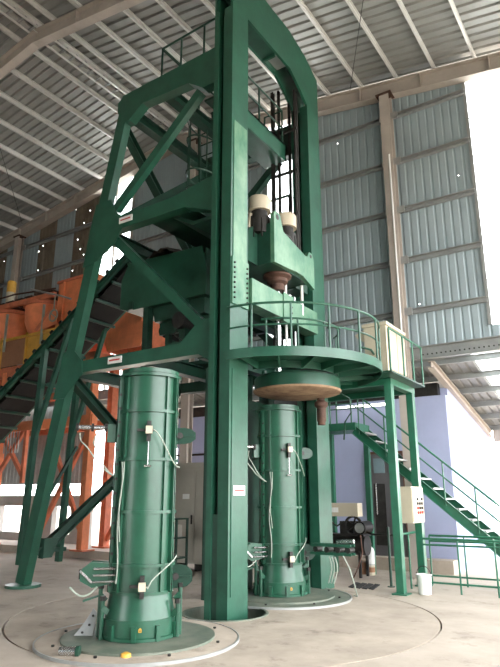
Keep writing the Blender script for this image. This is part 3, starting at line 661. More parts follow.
B().tube([(-4.1, 9.8, PZ+0.5), (-3.95, 9.9, PZ+0.45), (-3.9, 10.1, PZ+0.3), (-3.9, 10.2, PZ)], 0.02).build('rail_end', GREEN, rp, True)
B().box(-5.9, -4.6, 9.3, 10.0, PZ+0.03, PZ+0.12).build('slotted_plate', DARK, rp)
# ring table below the platform
rt = thing('ring_table', 'green press ring with sandy rusted underside hanging below the round platform', 'press ring', (-5.05, 9.1, 3.29))
B().lathe([(0.5, 0.1), (0.76, 0.1), (0.76, 0.3), (0.72, 0.34), (0.5, 0.34)], (-5.05, 9.1, 3.29), 48).build('ring_body', GREEN, rt, True)
B().lathe([(0.0, 0.03), (0.6, 0.03), (0.76, 0.07), (0.78, 0.1), (0.0, 0.1)], (-5.05, 9.1, 3.29), 48).build('underside_plate', RUSTPLATE, rt, True)
for t in (-2.2, -0.2, 1.8): B().cyl((-5.05+0.62*math.cos(t), 9.1+0.62*math.sin(t), 3.5), (-5.05+0.62*math.cos(t), 9.1+0.62*math.sin(t), PZ), 0.05, n=10).build('hanger', GREEN_D, rt, True)
gm = thing('gear_motor', 'rust brown gear motor hanging at the rim of the press ring', 'motor', (-4.84, 9.6, 2.84))
B().lathe([(0, 0), (0.07, 0), (0.07, 0.05), (0.085, 0.08), (0.085, 0.3), (0.12, 0.34), (0.12, 0.4), (0.07, 0.44), (0.07, 0.62), (0, 0.62)], (-4.84, 9.6, 2.84), 20).build('motor_body', RUST, gm, True)
B().box(-5.0, -4.65, 9.5, 9.7, 3.44, 3.48).build('mounting_plate', GREEN, gm)
B().tube([(-4.84+0.2*math.cos(k*0.5), 9.6+0.2*math.sin(k*0.5), 3.46+0.02*k) for k in range(11)], 0.015).build('cable', GREEN_D, gm, True)
B().tube([(-4.5, 9.65, 3.4), (-4.35, 9.75, 3.3), (-4.35, 9.8, 3.05), (-4.5, 9.85, 2.9), (-4.6, 10.0, 2.6)], 0.015).build('cable', GREEN_D, gm, True)
# ---------------------------------------------------------------- feed hopper and feeder
hp = thing('feed_hopper', 'green trough-shaped feed hopper between the slanting frames', 'hopper', (-8, 9.6, 5.4))
X0, X1 = -9.1, -6.75
out = [(X0, 5.5), (X0+0.25, 5.42), (X1-0.02, 5.42), (X1, 5.95), (X1-0.12, 6.45), (X0+0.2, 6.52), (X0, 6.15)]
for y in (8.6, 10.75): B().prism(out, 1, y, y+0.03).build('side_plate', GREEN_D if y > 9 else GREEN, hp)
B().box(X0, X0+0.03, 8.63, 10.75, 5.5, 6.15).build('end_plate', GREEN_D, hp)
B().box(X1-0.06, X1-0.03, 8.63, 10.75, 5.42, 6.4).build('end_plate', GREEN_D, hp)
B().box(X0+0.2, X1-0.05, 8.63, 10.75, 5.42, 5.46).build('bottom_plate', GREEN_D, hp)
B().box(X0+0.3, X0+0.42, 8.55, 8.6, 5.42, 5.6).build('lug', GREEN_D, hp)
for x in (-8.35, -7.35):
    for y in (8.7, 10.6): B().beam((x, y, 4.08), (x, y, 5.42), 0.14, 0.16, up=(0, 1, 0)).build('support_leg', GREEN_D, hp)
# heap
me = B(); nx, ny = 22, 16; vs = []; fs = []
for i in range(nx+1):
    for j in range(ny+1):
        u, v = i/nx, j/ny; x = X0+0.25+u*(X1-X0-0.4); y = 8.66+v*2.05
        hh = (0.5*math.exp(-((u-0.34)/0.3)**2)+0.12)*math.sin(math.pi*(0.08+0.84*v))**0.4 + random.uniform(-0.09, 0.09)
        vs.append((x, y, 6.28+max(0, hh)))
for i in range(nx):
    for j in range(ny):
        a = i*(ny+1)+j; fs.append((a, a+1, a+ny+2, a+ny+1))
hob = me.add(vs, fs).build('aggregate_heap', SOIL, None, True); tag(hob, 'dark damp heap of aggregate piled in the feed hopper', 'aggregate', None, 'stuff')
fd = thing('belt_feeder', 'dark green belt feeder with motor slung beneath the hopper', 'feeder', (-7.6, 9.4, 4.4))
B().box(-8.2, -5.9, 8.9, 9.0, 4.85, 5.1).build('side_rail', GREEN_D, fd); B().box(-8.2, -5.9, 9.9, 10.0, 4.85, 5.1).build('side_rail', GREEN_D, fd)
B().box(-8.15, -5.95, 9.0, 9.9, 4.95, 5.0).build('belt', BLACKRUB, fd)
for x in (-8.15, -5.95): B().cyl((x, 8.95, 4.97), (x, 9.95, 4.97), 0.12, n=20).build('drum', DARK, fd, True)
for x in (-8.1, -7.3, -6.5): B().cyl((x, 8.95, 4.85), (x, 9.95, 4.85), 0.05, n=12).build('idler', DARK, fd, True)
mo = B().cyl((-7.35, 8.55, 4.95), (-7.35, 8.9, 4.95), 0.16, n=18).build('drive_motor', DARK, fd, True)
B().cyl((-7.35, 8.5, 4.95), (-7.35, 8.56, 4.95), 0.17, n=18).build('fan_cover', DARK, mo, True)
B().tube([(-7.3, 8.55, 4.9), (-7.4, 8.45, 4.65), (-7.2, 8.45, 4.5), (-6.9, 8.6, 4.5)], 0.015).build('cable', DARK, fd, True)
B().prism([(-8.3, 5.42), (-6.9, 5.42), (-6.9, 5.1), (-8.2, 5.1)], 1, 8.75, 10.4).build('skirt_chute', GREEN_D, fd)
B().box(-8.1, -6.2, 8.9, 10.0, 4.1, 4.18).build('bed_frame', GREEN_D, fd)
for x in (-8.0, -6.3): B().box(x-0.05, x+0.05, 8.92, 9.02, 4.18, 4.85).build('stand', GREEN_D, fd)
for z in (4.4, 4.6): B().box(-8.0, -6.3, 8.93, 8.97, z, z+0.05).build('side_bar', GREEN_D, fd)
# ---------------------------------------------------------------- belt conveyor
cv = thing('belt_conveyor', 'long inclined green belt conveyor with black belt climbing to the hopper', 'conveyor', (-13, 10.3, 4))
CA = Vector((-16.5, 10.3, 3.18)); CB = Vector((-9.9, 10.3, 7.5)); cdv = (CB-CA).normalized(); cn = Vector((-cdv.z, 0, cdv.x))
for dy in (-0.6, 0.6):
    B().channel(CA+Vector((0, dy, 0)), CB+Vector((0, dy, 0)), 0.08, 0.2, 0.015, up=cn).build('side_rail', GREEN, cv)
B().beam(CA+cn*0.1, CB+cn*0.1, 1.05, 0.03, up=cn).build('carry_belt', BLACKRUB, cv)
B().beam(CA-cn*0.16, CB-cn*0.16, 1.0, 0.025, up=cn).build('return_belt', BLACKRUB, cv)
nI = 12
for k in range(nI):
    p = CA+(CB-CA)*((k+0.5)/nI)
    B().cyl(p+Vector((0, -0.6, 0))-cn*0.2, p+Vector((0, 0.6, 0))-cn*0.2, 0.045, n=10).build('return_idler', GREEN_D, cv, True)
    B().beam(p+Vector((0, -0.6, 0)), p+Vector((0, 0.6, 0)), 0.07, 0.07, up=cn).build('cross_tie', GREEN_D, cv)
for k in range(20):
    p = CA+(CB-CA)*((k+0.5)/20)+Vector((0, -0.58, 0)); B().beam(p+cn*0.1, p+cn*0.22, 0.06, 0.1).build('idler_bracket', BLACKRUB, cv)
B().cyl(CB+Vector((0, -0.62, 0)), CB+Vector((0, 0.62, 0)), 0.18, n=24).build('head_drum', DARK, cv, True)
lz = lambda x: CA.z+(x-CA.x)*(CB.z-CA.z)/(CB.x-CA.x)-0.1
for x, yy in ((-13.1, 9.7), (-12.95, 10.75)):
    B().beam((x-0.1, yy, 0), (x+0.12, yy, lz(x+0.12)), 0.12, 0.16, up=(1, 0, 0)).build('trestle_leg', GREEN, cv)
    B().beam((x+0.02, yy, 3.0), (x+1.1, yy, lz(x+1.1)), 0.1, 0.1, up=(1, 0, 0)).build('trestle_brace', GREEN, cv)
B().beam((-12.75, 9.7, 4.4), (-12.75, 10.9, 4.4), 0.08, 0.1).build('trestle_tie', GREEN, cv)
B().beam((-13.0, 9.7, 0.3), (-13.0, 10.9, 0.3), 0.08, 0.1).build('trestle_tie', GREEN_D, cv)
B().beam((-13.0, 9.7, 0.8), (-12.85, 10.9, 2.9), 0.07, 0.07).build('trestle_brace', GREEN_D, cv)
# ================================================================== STAIR, LANDING, SERVICE PLATFORM
sp = thing('service_platform', 'green square side platform on two posts carrying the cream cabinet', 'platform', (-4.3, 11.0, 0))
for y, nm in ((10.47, 0), (11.65, 1)):
    B().beam((-3.87, y, 0), (-3.87, y, 3.62), 0.15, 0.13, up=(1, 0, 0)).build('post', GREEN_STAIR, sp)
    B().box(-4.0, -3.74, y-0.13, y+0.13, 0, 0.02).build('foot_plate', GREEN_STAIR, sp)
B().box(-3.95, -3.8, 10.4, 11.73, 3.6, 3.72).build('edge_beam', GREEN_STAIR, sp)
B().box(-5.15, -3.95, 10.4, 10.5, 3.6, 3.72).build('edge_beam', GREEN_STAIR, sp)
B().box(-6.0, -3.95, 11.62, 11.73, 3.6, 3.72).build('edge_beam', GREEN_STAIR, sp)
B().box(-6.0, -3.58, 10.5, 11.73, 3.72, 3.75).build('deck_plate', GREEN_D, sp)
B().box(-4.2, -3.58, 9.88, 10.5, 3.72, 3.75).build('deck_plate', GREEN_D, sp)
railing([(-3.6, 9.9, 3.75), (-3.6, 10.6, 3.75), (-3.6, 11.15, 3.75), (-3.6, 11.7, 3.75)], 0.78, sp, GREEN_STAIR, 0.018, False)
cc = thing('cream_cabinet', 'cream sheet-metal cabinet standing on the side platform behind the railing', 'cabinet', (-4.15, 10.5, 3.75))
B().box(-4.1, -3.68, 9.98, 10.93, 3.76, 4.62).build('cabinet_body', BEIGE, cc)
B().box(-4.13, -3.65, 9.95, 10.96, 4.62, 4.68).build('cabinet_lid', BEIGE, cc)
for y in (10.05, 10.5): B().box(-3.68, -3.665, y, y+0.42, 3.82, 4.56).build('cabinet_door', BEIGE, cc)
B().prism([(-4.26, 4.45), (-4.1, 4.35), (-4.1, 4.6), (-4.3, 4.52)], 1, 10.02, 10.3).build('side_flap', BEIGE, cc)
SY0, SY1 = 12.05, 12.75
st = thing('steel_stair', 'green steel stair with open treads descending along the blue wall', 'stairs', (-3.6, 12.4, 0))
xa, za, xb, zb = -5.3, 3.0, -1.85, 0.05
for y in (SY0, SY1): B().channel((xa, y, za), (xb, y, zb), 0.05, 0.18).build('stringer', GREEN_STAIR, st)
nt_ = 15
for k in range(nt_):
    t = (k+0.5)/nt_; x = xa+(xb-xa)*t; z = za+(zb-za)*t+0.02
    B().box(x-0.13, x+0.13, SY0+0.03, SY1-0.03, z, z+0.03).build('tread', GALV, st)
for y in (SY0,):
    for f, rad in ((0.85, 0.02), (0.55, 0.015)):
        B().tube([(xa-0.0, y, za+f), (xb, y, zb+f)], rad).build('handrail' if f > 0.8 else 'mid_rail', GREEN_STAIR, st, True)
    for k in range(6):
        t = (k+0.2)/6; x = xa+(xb-xa)*t; z = za+(zb-za)*t
        B().cyl((x, y, z), (x, y, z+0.85), 0.016, n=8).build('rail_post', GREEN_STAIR, st, True)
B().box(-6.25, -5.25, SY0-0.05, SY1+0.05, 3.0, 3.16).build('landing', GREEN_STAIR, st)
railing([(-6.2, SY0, 3.16), (-5.7, SY0, 3.16), (-5.35, SY0, 3.16)], 0.85, st, GREEN_STAIR, 0.018)
railing([(-6.2, SY1, 3.16), (-5.35, SY1, 3.16)], 0.85, st, GREEN_STAIR, 0.018)
B().beam((-5.32, SY1+0.0, 0), (-5.32, SY1+0.0, 3.0), 0.11, 0.11, up=(1, 0, 0)).build('support_post', GREEN_STAIR, st)
B().beam((-6.2, SY1, 0), (-6.2, SY1, 3.0), 0.11, 0.11, up=(1, 0, 0)).build('support_post', GREEN_STAIR, st)
# low floor railings
def floor_rail(y, x0, x1, label, n):
    r = thing('floor_railing', label, 'railing', (x0, y, 0), 'low green railings at the stair foot')
    for z, q in ((0.88, 0.02), (0.78, 0.016), (0.16, 0.016)): B().tube([(x0, y, z), (x1, y, z)], q).build('rail', GREEN_STAIR, r, True)
    for k in range(n):
        x = x0+(x1-x0)*k/(n-1); B().cyl((x, y, 0), (x, y, 0.88), 0.016, n=8).build('rail_post', GREEN_STAIR, r, True)
floor_rail(11.0, -3.62, -1.2, 'low green tube railing running from the control box post, the nearer of two', 5)
floor_rail(11.95, -3.8, -1.2, 'low green tube railing farther back, beneath the stair', 5)
t = thing('short_railing', 'short green tube railing between the two platform posts', 'railing', (-3.95, 11.0, 0))
B().tube([(-3.95, 10.5, 0.95), (-3.95, 11.6, 0.95)], 0.02).build('rail', GREEN_STAIR, t, True)
for y in (10.85, 11.2): B().cyl((-3.95, y, 0), (-3.95, y, 0.95), 0.018, n=8).build('rail_post', GREEN_STAIR, t, True)
t = thing('thin_post', 'slim dark green pole on the floor left of the platform post', 'post', (-4.33, 11.2, 0))
B().cyl((-4.33, 11.2, 0), (-4.33, 11.2, 1.05), 0.025, n=10).build('pole_shaft', GREEN_D, t, True); B().lathe([(0, 0), (0.07, 0), (0.07, 0.015), (0, 0.015)], (-4.33, 11.2, 0), 12).build('pole_foot', GREEN_D, t)
# control box with buttons
bx = thing('control_box', 'beige wall-type control box with push buttons fixed to the platform posts', 'control box', (-3.8, 11.2, 1.14))
B().box(-4.02, -3.72, 10.86, 11.5, 1.14, 1.78).build('box_body', BEIGE, bx)
dd = B().box(-3.72, -3.705, 10.88, 11.48, 1.16, 1.76).build('box_door', BEIGE, bx)
for i, z in enumerate((1.56, 1.48, 1.4, 1.32)):
    for j, y in enumerate((11.12, 11.24, 11.36)):
        if i == 0 and j == 1: continue
        B().cyl((-3.705, y, z), (-3.685, y, z), 0.026, n=12).build('push_button', RED if i == 3 or (i == 2 and j == 0) else DARK, dd, True)
t = thing('white_bucket', 'white plastic bucket with wire handle on the floor by the platform post', 'bucket', (-3.55, 10.72, 0))
B().lathe([(0, 0), (0.1, 0), (0.125, 0.3), (0.135, 0.3), (0.135, 0.32), (0.115, 0.32), (0.09, 0.02), (0, 0.02)], (-3.55, 10.72, 0), 24).build('pail', WHITE, t, True)
B().tube([(-3.55+0.13*math.cos(math.pi*k/10), 10.72, 0.28+0.17*math.sin(math.pi*k/10)) for k in range(11)], 0.008, 6).build('wire_handle', DARK, t, True)
# ---------------------------------------------------------------- compressor
ac = thing('air_compressor', 'belt-driven air compressor with black flywheel and cream guard by the blue wall', 'compressor', (-5.5, 12.0, 0))
B().cyl((-6.2, 12.25, 0.62), (-5.2, 12.25, 0.62), 0.2, n=24).build('air_tank', DARK, ac, True)
for x in (-6.1, -5.3):
    for y in (12.05, 12.42): B().beam((x, y, 0), (x, y, 0.5), 0.05, 0.05, up=(0, 1, 0)).build('leg', DARK, ac)
B().box(-6.15, -5.2, 12.05, 12.45, 0.8, 0.84).build('bed_plate', DARK, ac)
fw = B().lathe([(0.16, -0.03), (0.2, -0.03), (0.2, 0.03), (0.16, 0.03)], (0, 0, 0), 28).build('flywheel', DARK, None, True); fw.parent = ac; ROOTLOC[fw] = Vector((0, 0, 0)); fw.rotation_euler = (math.pi/2, 0, 0); fw.location = (0.12, -0.02, 1.02)
for k in range(5):
    t_ = k*math.pi*2/5; sp_ = B().beam((0, 0, 0), (0.17*math.cos(t_), 0.17*math.sin(t_), 0), 0.03, 0.03).build('spoke', DARK, fw)
B().box(-5.75, -5.45, 12.1, 12.4, 0.84, 1.1).build('pump_block', DARK, ac)
B().cyl((-5.22, 11.92, 0.98), (-5.22, 12.35, 0.98), 0.13, n=20).build('electric_motor', DARK, ac, True)
B().cyl((-5.22, 11.9, 0.98), (-5.22, 11.93, 0.98), 0.1, n=20).build('fan_cover', GALV, ac, True)
B().box(-6.1, -5.26, 11.95, 12.2, 1.2, 1.47).build('belt_guard', BEIGE, ac); B().box(-5.9, -5.7, 11.945, 11.95, 1.28, 1.38).build('maker_plate', WHITE, ac)
B().tube([(-5.6, 12.0, 1.1), (-5.75, 11.95, 1.0), (-5.9, 11.95, 1.12), (-6.0, 12.0, 0.95), (-5.9, 12.0, 0.8)], 0.018).build('air_pipe', DARK, ac, True)
B().tube([(-5.1, 12.0, 0.9), (-4.95, 11.95, 0.86), (-4.75, 11.95, 0.86), (-4.5, 12.0, 0.86)], 0.02).build('air_pipe', DARK, ac, True)
B().tube([(-5.2, 11.9, 0.85), (-5.15, 11.85, 0.5), (-5.25, 11.8, 0.2), (-5.35, 11.8, 0.02)], 0.014).build('air_hose', BROWN, ac, True)
for (x, y, r_, h_, m, nm, lb) in ((-5.53, 12.69, 0.085, 0.26, TERRA, 'paint_tin', 'brown tin can on the floor beside the green stair post'), (-5.31, 12.63, 0.085, 0.22, BEIGE, 'paint_tin', 'cream tin can next to the brown tin by the stair post')):
    t = thing(nm, lb, 'tin can', (x, y, 0), 'tins by the stair post')
    B().lathe([(0, 0), (r_, 0), (r_, h_), (r_-0.01, h_), (r_-0.01, h_-0.02), (0, h_-0.02)], (x, y, 0), 20).build('can_body', m, t, True)
    B().lathe([(r_, h_-0.015), (r_+0.006, h_-0.015), (r_+0.006, h_), (r_, h_)], (x, y, 0), 20).build('can_rim', GALV, t, True)
    if m is BEIGE: B().lathe([(r_, 0.06), (r_+0.002, 0.06), (r_+0.002, 0.16), (r_, 0.16)], (x, y, 0), 20).build('paper_band', TERRA, t, True)
t = thing('plastic_jug', 'milky white plastic jug standing on the cream tin', 'jug', (-5.31, 12.63, 0.2))
B().lathe([(0, 0), (0.085, 0), (0.09, 0.05), (0.09, 0.26), (0.07, 0.33), (0.03, 0.37), (0.03, 0.41), (0, 0.41)], (-5.31, 12.63, 0.2), 20).build('jug_body', WHITE, t, True)
B().lathe([(0, 0.41), (0.034, 0.41), (0.034, 0.44), (0, 0.44)], (-5.31, 12.63, 0.2), 14).build('jug_cap', GALV, t)
t = thing('pit_stand_in', 'flat dark strips standing in for an open floor pit behind the rear column', 'pit stand-in', (-4.9, 11.0, 0))
for k in range(4): B().prism([(-4.97+0.13*k, 10.72), (-4.85+0.13*k, 10.66), (-4.98+0.13*k, 11.3), (-5.1+0.13*k, 11.36)], 2, 0.002, 0.014).build('pit_dark_strip', BLACKRUB, t)  # flat dark strips drawn in place of an open pit
t = thing('clamp_arm', 'green slotted hydraulic clamp arm reaching out from the rear mould', 'clamp arm', (-4.7, 9.4, 0.6))
for y in (9.25, 9.4):
    for z in (0.68, 0.81): B().box(-4.95, -4.22, y, y+0.02, z, z+0.045).build('arm_plate', GREEN, t)
for x in (-4.85, -4.65, -4.45, -4.27): B().cyl((x, 9.24, 0.767), (x, 9.43, 0.767), 0.045, n=10).build('arm_pin', DARK, t)
B().cyl((-4.5, 9.34, 0.88), (-4.2, 9.34, 0.9), 0.035, n=14).build('hydraulic_cylinder', STEEL, t, True)
for k in range(3): B().tube([(-4.6+0.05*k+0.04*math.sin(j), 9.24, 0.66-0.1*j) for j in range(5)], 0.012).build('hose', HOSE, t, True)
B().tube([(-4.35, 9.24, 0.68), (-4.25, 9.24, 0.5), (-4.2, 9.3, 0.25), (-4.25, 9.5, 0.06), (-4.45, 9.8, 0.02)], 0.011).build('hose', HOSE, t, True)
# tube lamp under the lean-to
t = thing('tube_lamp', 'long lit white tube lamp high on the blue wall', 'lamp', (-5.9, 13.98, 3.75))
B().cyl((-6.6, 13.95, 3.8), (-5.15, 13.95, 3.8), 0.035, n=12).build('lit_tube', TUBE, t, True)
B().box(-6.65, -5.1, 13.98, 14.04, 3.77, 3.84).build('lamp_batten', WHITE, t)
# ---------------------------------------------------------------- control cabinet behind the moulds
gc = thing('control_cabinet', 'large grey-beige electrical cabinet on a plinth behind the front mould', 'cabinet', (-8.9, 11.3, 0))
B().box(-9.5, -8.1, 11.0, 11.5, 0.16, 2.2).build('cabinet_body', GREYCAB, gc)
B().prism([(10.95, 2.2), (11.55, 2.2), (11.55, 2.3), (10.95, 2.36)], 0, -9.55, -8.05).build('cabinet_roof', GREYCAB, gc)
for x in (-9.48, -8.8):
    d_ = B().box(x, x+0.66, 10.985, 11.0, 0.2, 2.16).build('cabinet_door', GREYCAB, gc)
    B().box(x+0.3, x+0.5, 10.98, 10.985, 1.55, 1.66).build('door_label', WHITE, d_); B().box(x+0.56, x+0.6, 10.97, 10.985, 1.0, 1.2).build('door_handle', DARK, d_)
for x in (-9.4, -8.8, -8.2): B().box(x-0.04, x+0.04, 11.05, 11.45, 0, 0.16).build('plinth_foot', DARK, gc)
tf = thing('equipment_rack', 'small dark green open rack with a grey unit near the control cabinet', 'rack', (-8.75, 10.1, 0))
for x in (-8.95, -8.5):
    for y in (10.0, 10.35): B().beam((x, y, 0), (x, y, 1.15), 0.04, 0.04, up=(0, 1, 0)).build('upright', GREEN_D, tf)
for z in (0.35, 0.75, 1.13): B().box(-8.97, -8.48, 9.98, 10.37, z, z+0.03).build('shelf', GREEN_D, tf)
B().box(-8.88, -8.6, 10.02, 10.3, 0.78, 1.02).build('grey_unit', GREYCAB, tf); B().box(-8.8, -8.68, 10.01, 10.02, 0.84, 0.96).build('unit_face', DARK, tf)
wp = thing('brown_pipe', 'thin brown vertical pipe with side rail in front of the blue wall', 'pipe', (-10.2, 13.4, 0))
B().cyl((-10.3, 13.4, 0), (-10.3, 13.4, 4.3), 0.05, n=12).build('riser', BROWN, wp, True); B().cyl((-12.4, 13.4, 2.75), (-10.3, 13.4, 2.75), 0.03, n=10).build('branch', DARK, wp, True)
# ================================================================== ORANGE BATCHING PLANT
bp_ = thing('batching_plant', 'orange steel batching plant tower with yellow-sided deck beyond the conveyor', 'batching plant', (-15, 11.9, 0.2))
def OB(a, b, w_, h_, nm, m=ORANGE, up=(0, 0, 1)): return B().beam(a, b, w_, h_, up=up).build(nm, m, bp_)
for x, y in ((-13.05, 11.5), (-13.4, 12.6), (-17.2, 11.5), (-20.5, 11.5)):
    OB((x, y, 0.2), (x, y, 5.5), 0.2, 0.24, 'tower_leg', ORANGE if y < 12 else ORANGE_D, (0, 1, 0))
    B().box(x-0.25, x+0.25, y-0.22, y+0.22, 0.2, 0.24).build('foot_plate', ORANGE_D, bp_)
for z in (3.7, 5.5):
    OB((-21, 11.5, z), (-12.9, 11.5, z), 0.2, 0.28, 'deck_beam', ORANGE if z < 4 else ORANGE_D)
    OB((-21, 12.6, z), (-12.9, 12.6, z), 0.2, 0.28, 'deck_beam', ORANGE_D)
for x in (-13.0, -15.2, -17.2, -19): OB((x, 11.5, 5.5), (x, 12.6, 5.5), 0.16, 0.22, 'deck_joist', ORANGE_D)
for a, b in (((-17.2, 11.5, 3.6), (-15.9, 11.5, 2.2)), ((-17.2, 11.5, 2.2), (-16.0, 11.5, 3.6)), ((-15.9, 11.5, 3.6), (-15.9, 11.5, 2.0)), ((-17.2, 11.5, 2.2), (-19, 11.5, 3.6)), ((-13.1, 11.5, 0.6), (-14.9, 11.5, 3.6)), ((-13.3, 12.6, 0.4), (-12.0, 12.6, 2.4)), ((-14.9, 11.5, 0.6), (-13.1, 11.5, 3.4))):
    OB(a, b, 0.1, 0.12, 'tower_brace', ORANGE_D)
for k in range(6): OB((-16.9+0.14*k, 11.45, 2.9), (-16.9+0.14*k, 11.45, 3.6), 0.03, 0.03, 'hanging_rod', GALV, (0, 1, 0))
B().box(-21, -12.9, 11.4, 12.7, 5.62, 5.68).build('deck_plate', ORANGE_D, bp_)
for i, (a, b) in enumerate(((-21, -19.1), (-19.05, -17.5), (-17.45, -16.2), (-16.15, -14.7))):
    B().box(a, b, 11.36, 11.4, 5.7, 6.55).build('side_panel', YELLOW if i % 2 else TERRA, bp_)
for x in (-19.07, -17.47, -16.17, -14.68): OB((x, 11.34, 5.6), (x, 11.34, 6.7), 0.06, 0.06, 'panel_post', YELLOW, (0, 1, 0))
OB((-21, 11.34, 6.6), (-14.6, 11.34, 6.6), 0.06, 0.08, 'panel_rail', YELLOW)
for z in (4.6, 5.0): OB((-20, 11.9, z), (-15, 11.9, z), 0.3, 0.2, 'screw_housing', ORANGE_D)
def big_bin(x0, x1, z0, z1, y0, y1, label):
    r = thing('aggregate_bin', label, 'bin', ((x0+x1)/2, y0, z0), 'orange bins of the batching plant')
    m = (x0+x1)/2
    B().prism([(x0+0.35, z0), (x1-0.35, z0), (x1, z0+0.7), (x1, z1), (x0, z1), (x0, z0+0.7)], 1, y0, y0+0.04).build('front_sheet', ORANGE, r)
    B().prism([(x0+0.35, z0), (x1-0.35, z0), (x1, z0+0.7), (x1, z1), (x0, z1), (x0, z0+0.7)], 1, y1-0.04, y1).build('rear_sheet', ORANGE_D, r)
    for x in (x0, x1-0.04): B().box(x, x+0.04, y0+0.04, y1-0.04, z0+0.7, z1).build('end_sheet', ORANGE, r)
    for sx, xa_, xb_ in ((1, x0, x0+0.35), (-1, x1, x1-0.35)): B().beam((xa_, (y0+y1)/2, z0+0.7), (xb_, (y0+y1)/2, z0), y1-y0-0.08, 0.04).build('chute_sheet', ORANGE_D, r)
    B().box(x0-0.04, x1+0.04, y0-0.05, y0, z1-0.08, z1).build('rim', ORANGE_D, r)
    for x in (x0+0.3, x1-0.3): B().box(x-0.03, x+0.03, y0-0.06, y0, z0+0.72, z1-0.08).build('rib', ORANGE, r)
    return r
big_bin(-15.0, -13.4, 5.7, 8.25, 11.5, 12.6, 'tall flat-sided orange bin rising just beyond the slanting leg')
big_bin(-13.2, -11.2, 5.7, 7.0, 11.75, 12.7, 'lower orange bin visible beneath the green feed hopper')
def mixer(x, label):
    r = thing('mixer_tub', label, 'mixer', (x, 11.9, 6.6), 'orange mixer tubs')
    B().lathe([(0.35, 0), (0.55, 0.15), (0.68, 0.5), (0.7, 1.1), (0.66, 1.1), (0.64, 0.5), (0.5, 0.18), (0.3, 0.04)], (x, 11.9, 6.6), 32).build('tub_shell', ORANGE, r, True)
    B().lathe([(0.7, 1.0), (0.76, 1.0), (0.76, 1.12), (0.7, 1.12)], (x, 11.9, 6.6), 32).build('tub_rim', ORANGE_D, r, True)
    B().cyl((x, 11.9, 5.7), (x, 11.9, 6.65), 0.3, 0.36, 20).build('discharge_chute', DARK, r, True)
    B().beam((x+0.62, 11.3, 6.2), (x+0.62, 11.3, 7.5), 0.06, 0.06, up=(0, 1, 0)).build('stay', HOSE, r)
    return r
mixer(-16.0, 'rounded orange mixer tub beside the yellow deck panels'); mixer(-17.9, 'orange mixer tub at the picture edge, below the yellow beacon')
gy = thing('mixer_gantry', 'dusty brown walkway gantry with thin rails above the mixer tubs', 'gantry', (-17, 11.7, 7.8))
for y in (11.3, 12.5): B().beam((-21, y, 7.85), (-14.9, y, 7.75), 0.12, 0.16).build('gantry_beam', ORANGE_D, gy)
for k in range(12): B().box(-20.9+k*0.5, -20.5+k*0.5, 11.25, 12.55, 7.9, 7.93).build('walkway_plank', RUST, gy)
B().tube([(-20, 11.3, 8.15), (-17, 11.3, 8.15), (-14.9, 11.3, 7.95)], 0.03).build('gantry_rail', RUST, gy, True)
B().tube([(-16.0, 11.2, 8.1), (-14.5, 11.2, 7.6), (-14.0, 11.2, 7.4)], 0.03).build('gantry_rail', GALV, gy, True)
for x in (-19.5, -15.1): B().beam((x, 12.4, 5.68), (x, 12.4, 7.75), 0.14, 0.14, up=(0, 1, 0)).build('gantry_post', ORANGE_D, gy)
bc = thing('drum_motor', 'upright yellow-topped white motor on the mixer gantry', 'motor', (-17.7, 11.6, 7.93))
B().lathe([(0, 0), (0.11, 0), (0.11, 0.1), (0.14, 0.12), (0.14, 0.5), (0, 0.5)], (-17.7, 11.6, 7.93), 24).build('motor_body', BEIGE, bc, True)
B().lathe([(0, 0.5), (0.15, 0.5), (0.15, 0.86), (0.11, 0.92), (0, 0.92)], (-17.7, 11.6, 7.93), 24).build('motor_hood', YELLOW, bc, True)
hw = thing('hand_wheel', 'pale ring-shaped wheel hanging near the orange mixer', 'wheel', (-14.75, 11.2, 7.0))
o = B().lathe([(0.16, -0.02), (0.2, -0.02), (0.2, 0.02), (0.16, 0.02)], (0, 0, 0), 28).build('wheel_rim', HOSE, None, True); o.parent = hw; o.rotation_euler = (math.pi/2, 0, 0)
o = B().box(-0.16, 0.16, -0.02, 0.02, -0.01, 0.01).build('wheel_spoke', HOSE, None); o.parent = hw; o.rotation_euler = (0, 0.6, 0)
o = B().box(-0.015, 0.015, -0.015, 0.015, 0.2, 0.62).build('wheel_hanger', HOSE, None); o.parent = hw
t = thing('tilted_chute', 'bright orange tilted chute sheet above the yellow deck panels', 'chute', (-15.1, 11.3, 6.6))
B().prism([(-15.6, 6.65), (-14.7, 6.75), (-14.75, 7.25), (-15.0, 7.2)], 1, 11.28, 11.31).build('chute_sheet', ORANGE, t)
B().prism([(-15.6, 6.65), (-15.0, 7.2), (-15.1, 7.25), (-15.75, 6.7)], 1, 11.28, 11.8).build('chute_side', ORANGE_D, t)
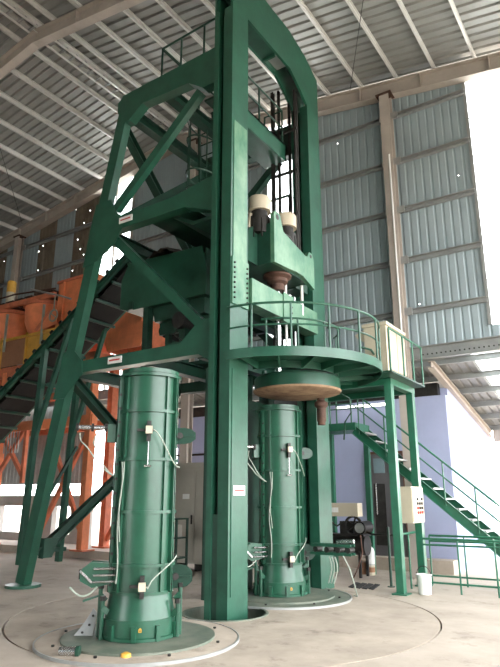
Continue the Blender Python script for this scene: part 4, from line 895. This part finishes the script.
# roof cross bracing wires
for i, (a, b) in enumerate((((-5.25, 12.7, 0), (-3.3, 9.2, 0)), ((-14, 7.6, 0), (-19, 12.6, 0)))):
    za_, zb_ = roofz(a[0])-0.1, roofz(b[0])-0.1
    B().cyl((a[0], a[1], za_), (b[0], b[1], zb_), 0.009, n=6).build('brace_rod', DARK, ceil)

# ------------------------------------------------------------------ labels of the setting
SET = {'floor': ('dusty pale concrete floor of the hall', 'floor'), 'ceiling': ('galvanised ribbed hall roof on steel purlins seen from below', 'roof'),
       'wall_back': ('tall gable wall of grey ribbed sheets behind the press', 'wall'), 'wall_left': ('closed grey side wall of the hall beyond the batching plant', 'wall'),
       'wall_right': ('unseen right side wall of the hall, opening shaped to steer the daylight', 'wall'), 'wall_front': ('unseen grey wall behind the viewer, doorway placed for light on the mould', 'wall'),
       'wall_right_annex': ('pale blue painted wall of the annex behind the stair', 'wall'), 'wall_left_annex': ('low rendered wall under a bright open band behind the batching plant', 'wall'),
       'ceiling_annex': ('ribbed lean-to roof sloping down outside the gable wall', 'roof'), 'door_1': ('dark grey door with small panes in the blue wall', 'door'),
       'window_1': ('tall narrow bright window strip beside the slanting leg', 'window'), 'window_2': ('tall bright window strip seen through the press portal', 'window'),
       'window_3': ('wide glaring tall window at the end of the gable wall', 'window'),
       'trim_1': ('pinkish steel roof rafter crossing the upper corner of the picture', 'rafter'), 'trim_2': ('steel roof rafter above the viewer', 'rafter'),
       'trim_3': ('steel roof rafter behind the viewer', 'rafter'), 'trim_4': ('steel roof rafter over the doorway wall', 'rafter'),
       'trim_9': ('pinkish steel rafter along the top of the gable wall', 'rafter'), 'trim_10': ('pale steel wall post beside the cream cabinet', 'post'),
       'trim_11': ('steel wall post hidden behind the press frame', 'post'), 'trim_12': ('steel wall post above the orange mixer tubs', 'post'),
       'trim_13': ('steel wall post beyond the wide glaring window', 'post'), 'trim_14': ('steel wall post in the far hall corner', 'post'),
       'trim_20': ('low raised concrete kerb slab under the batching plant', 'kerb')}
for nm, (lb, ct) in SET.items():
    o = bpy.data.objects.get(nm)
    if o: o['label'] = lb; o['category'] = ct; o['kind'] = 'structure'
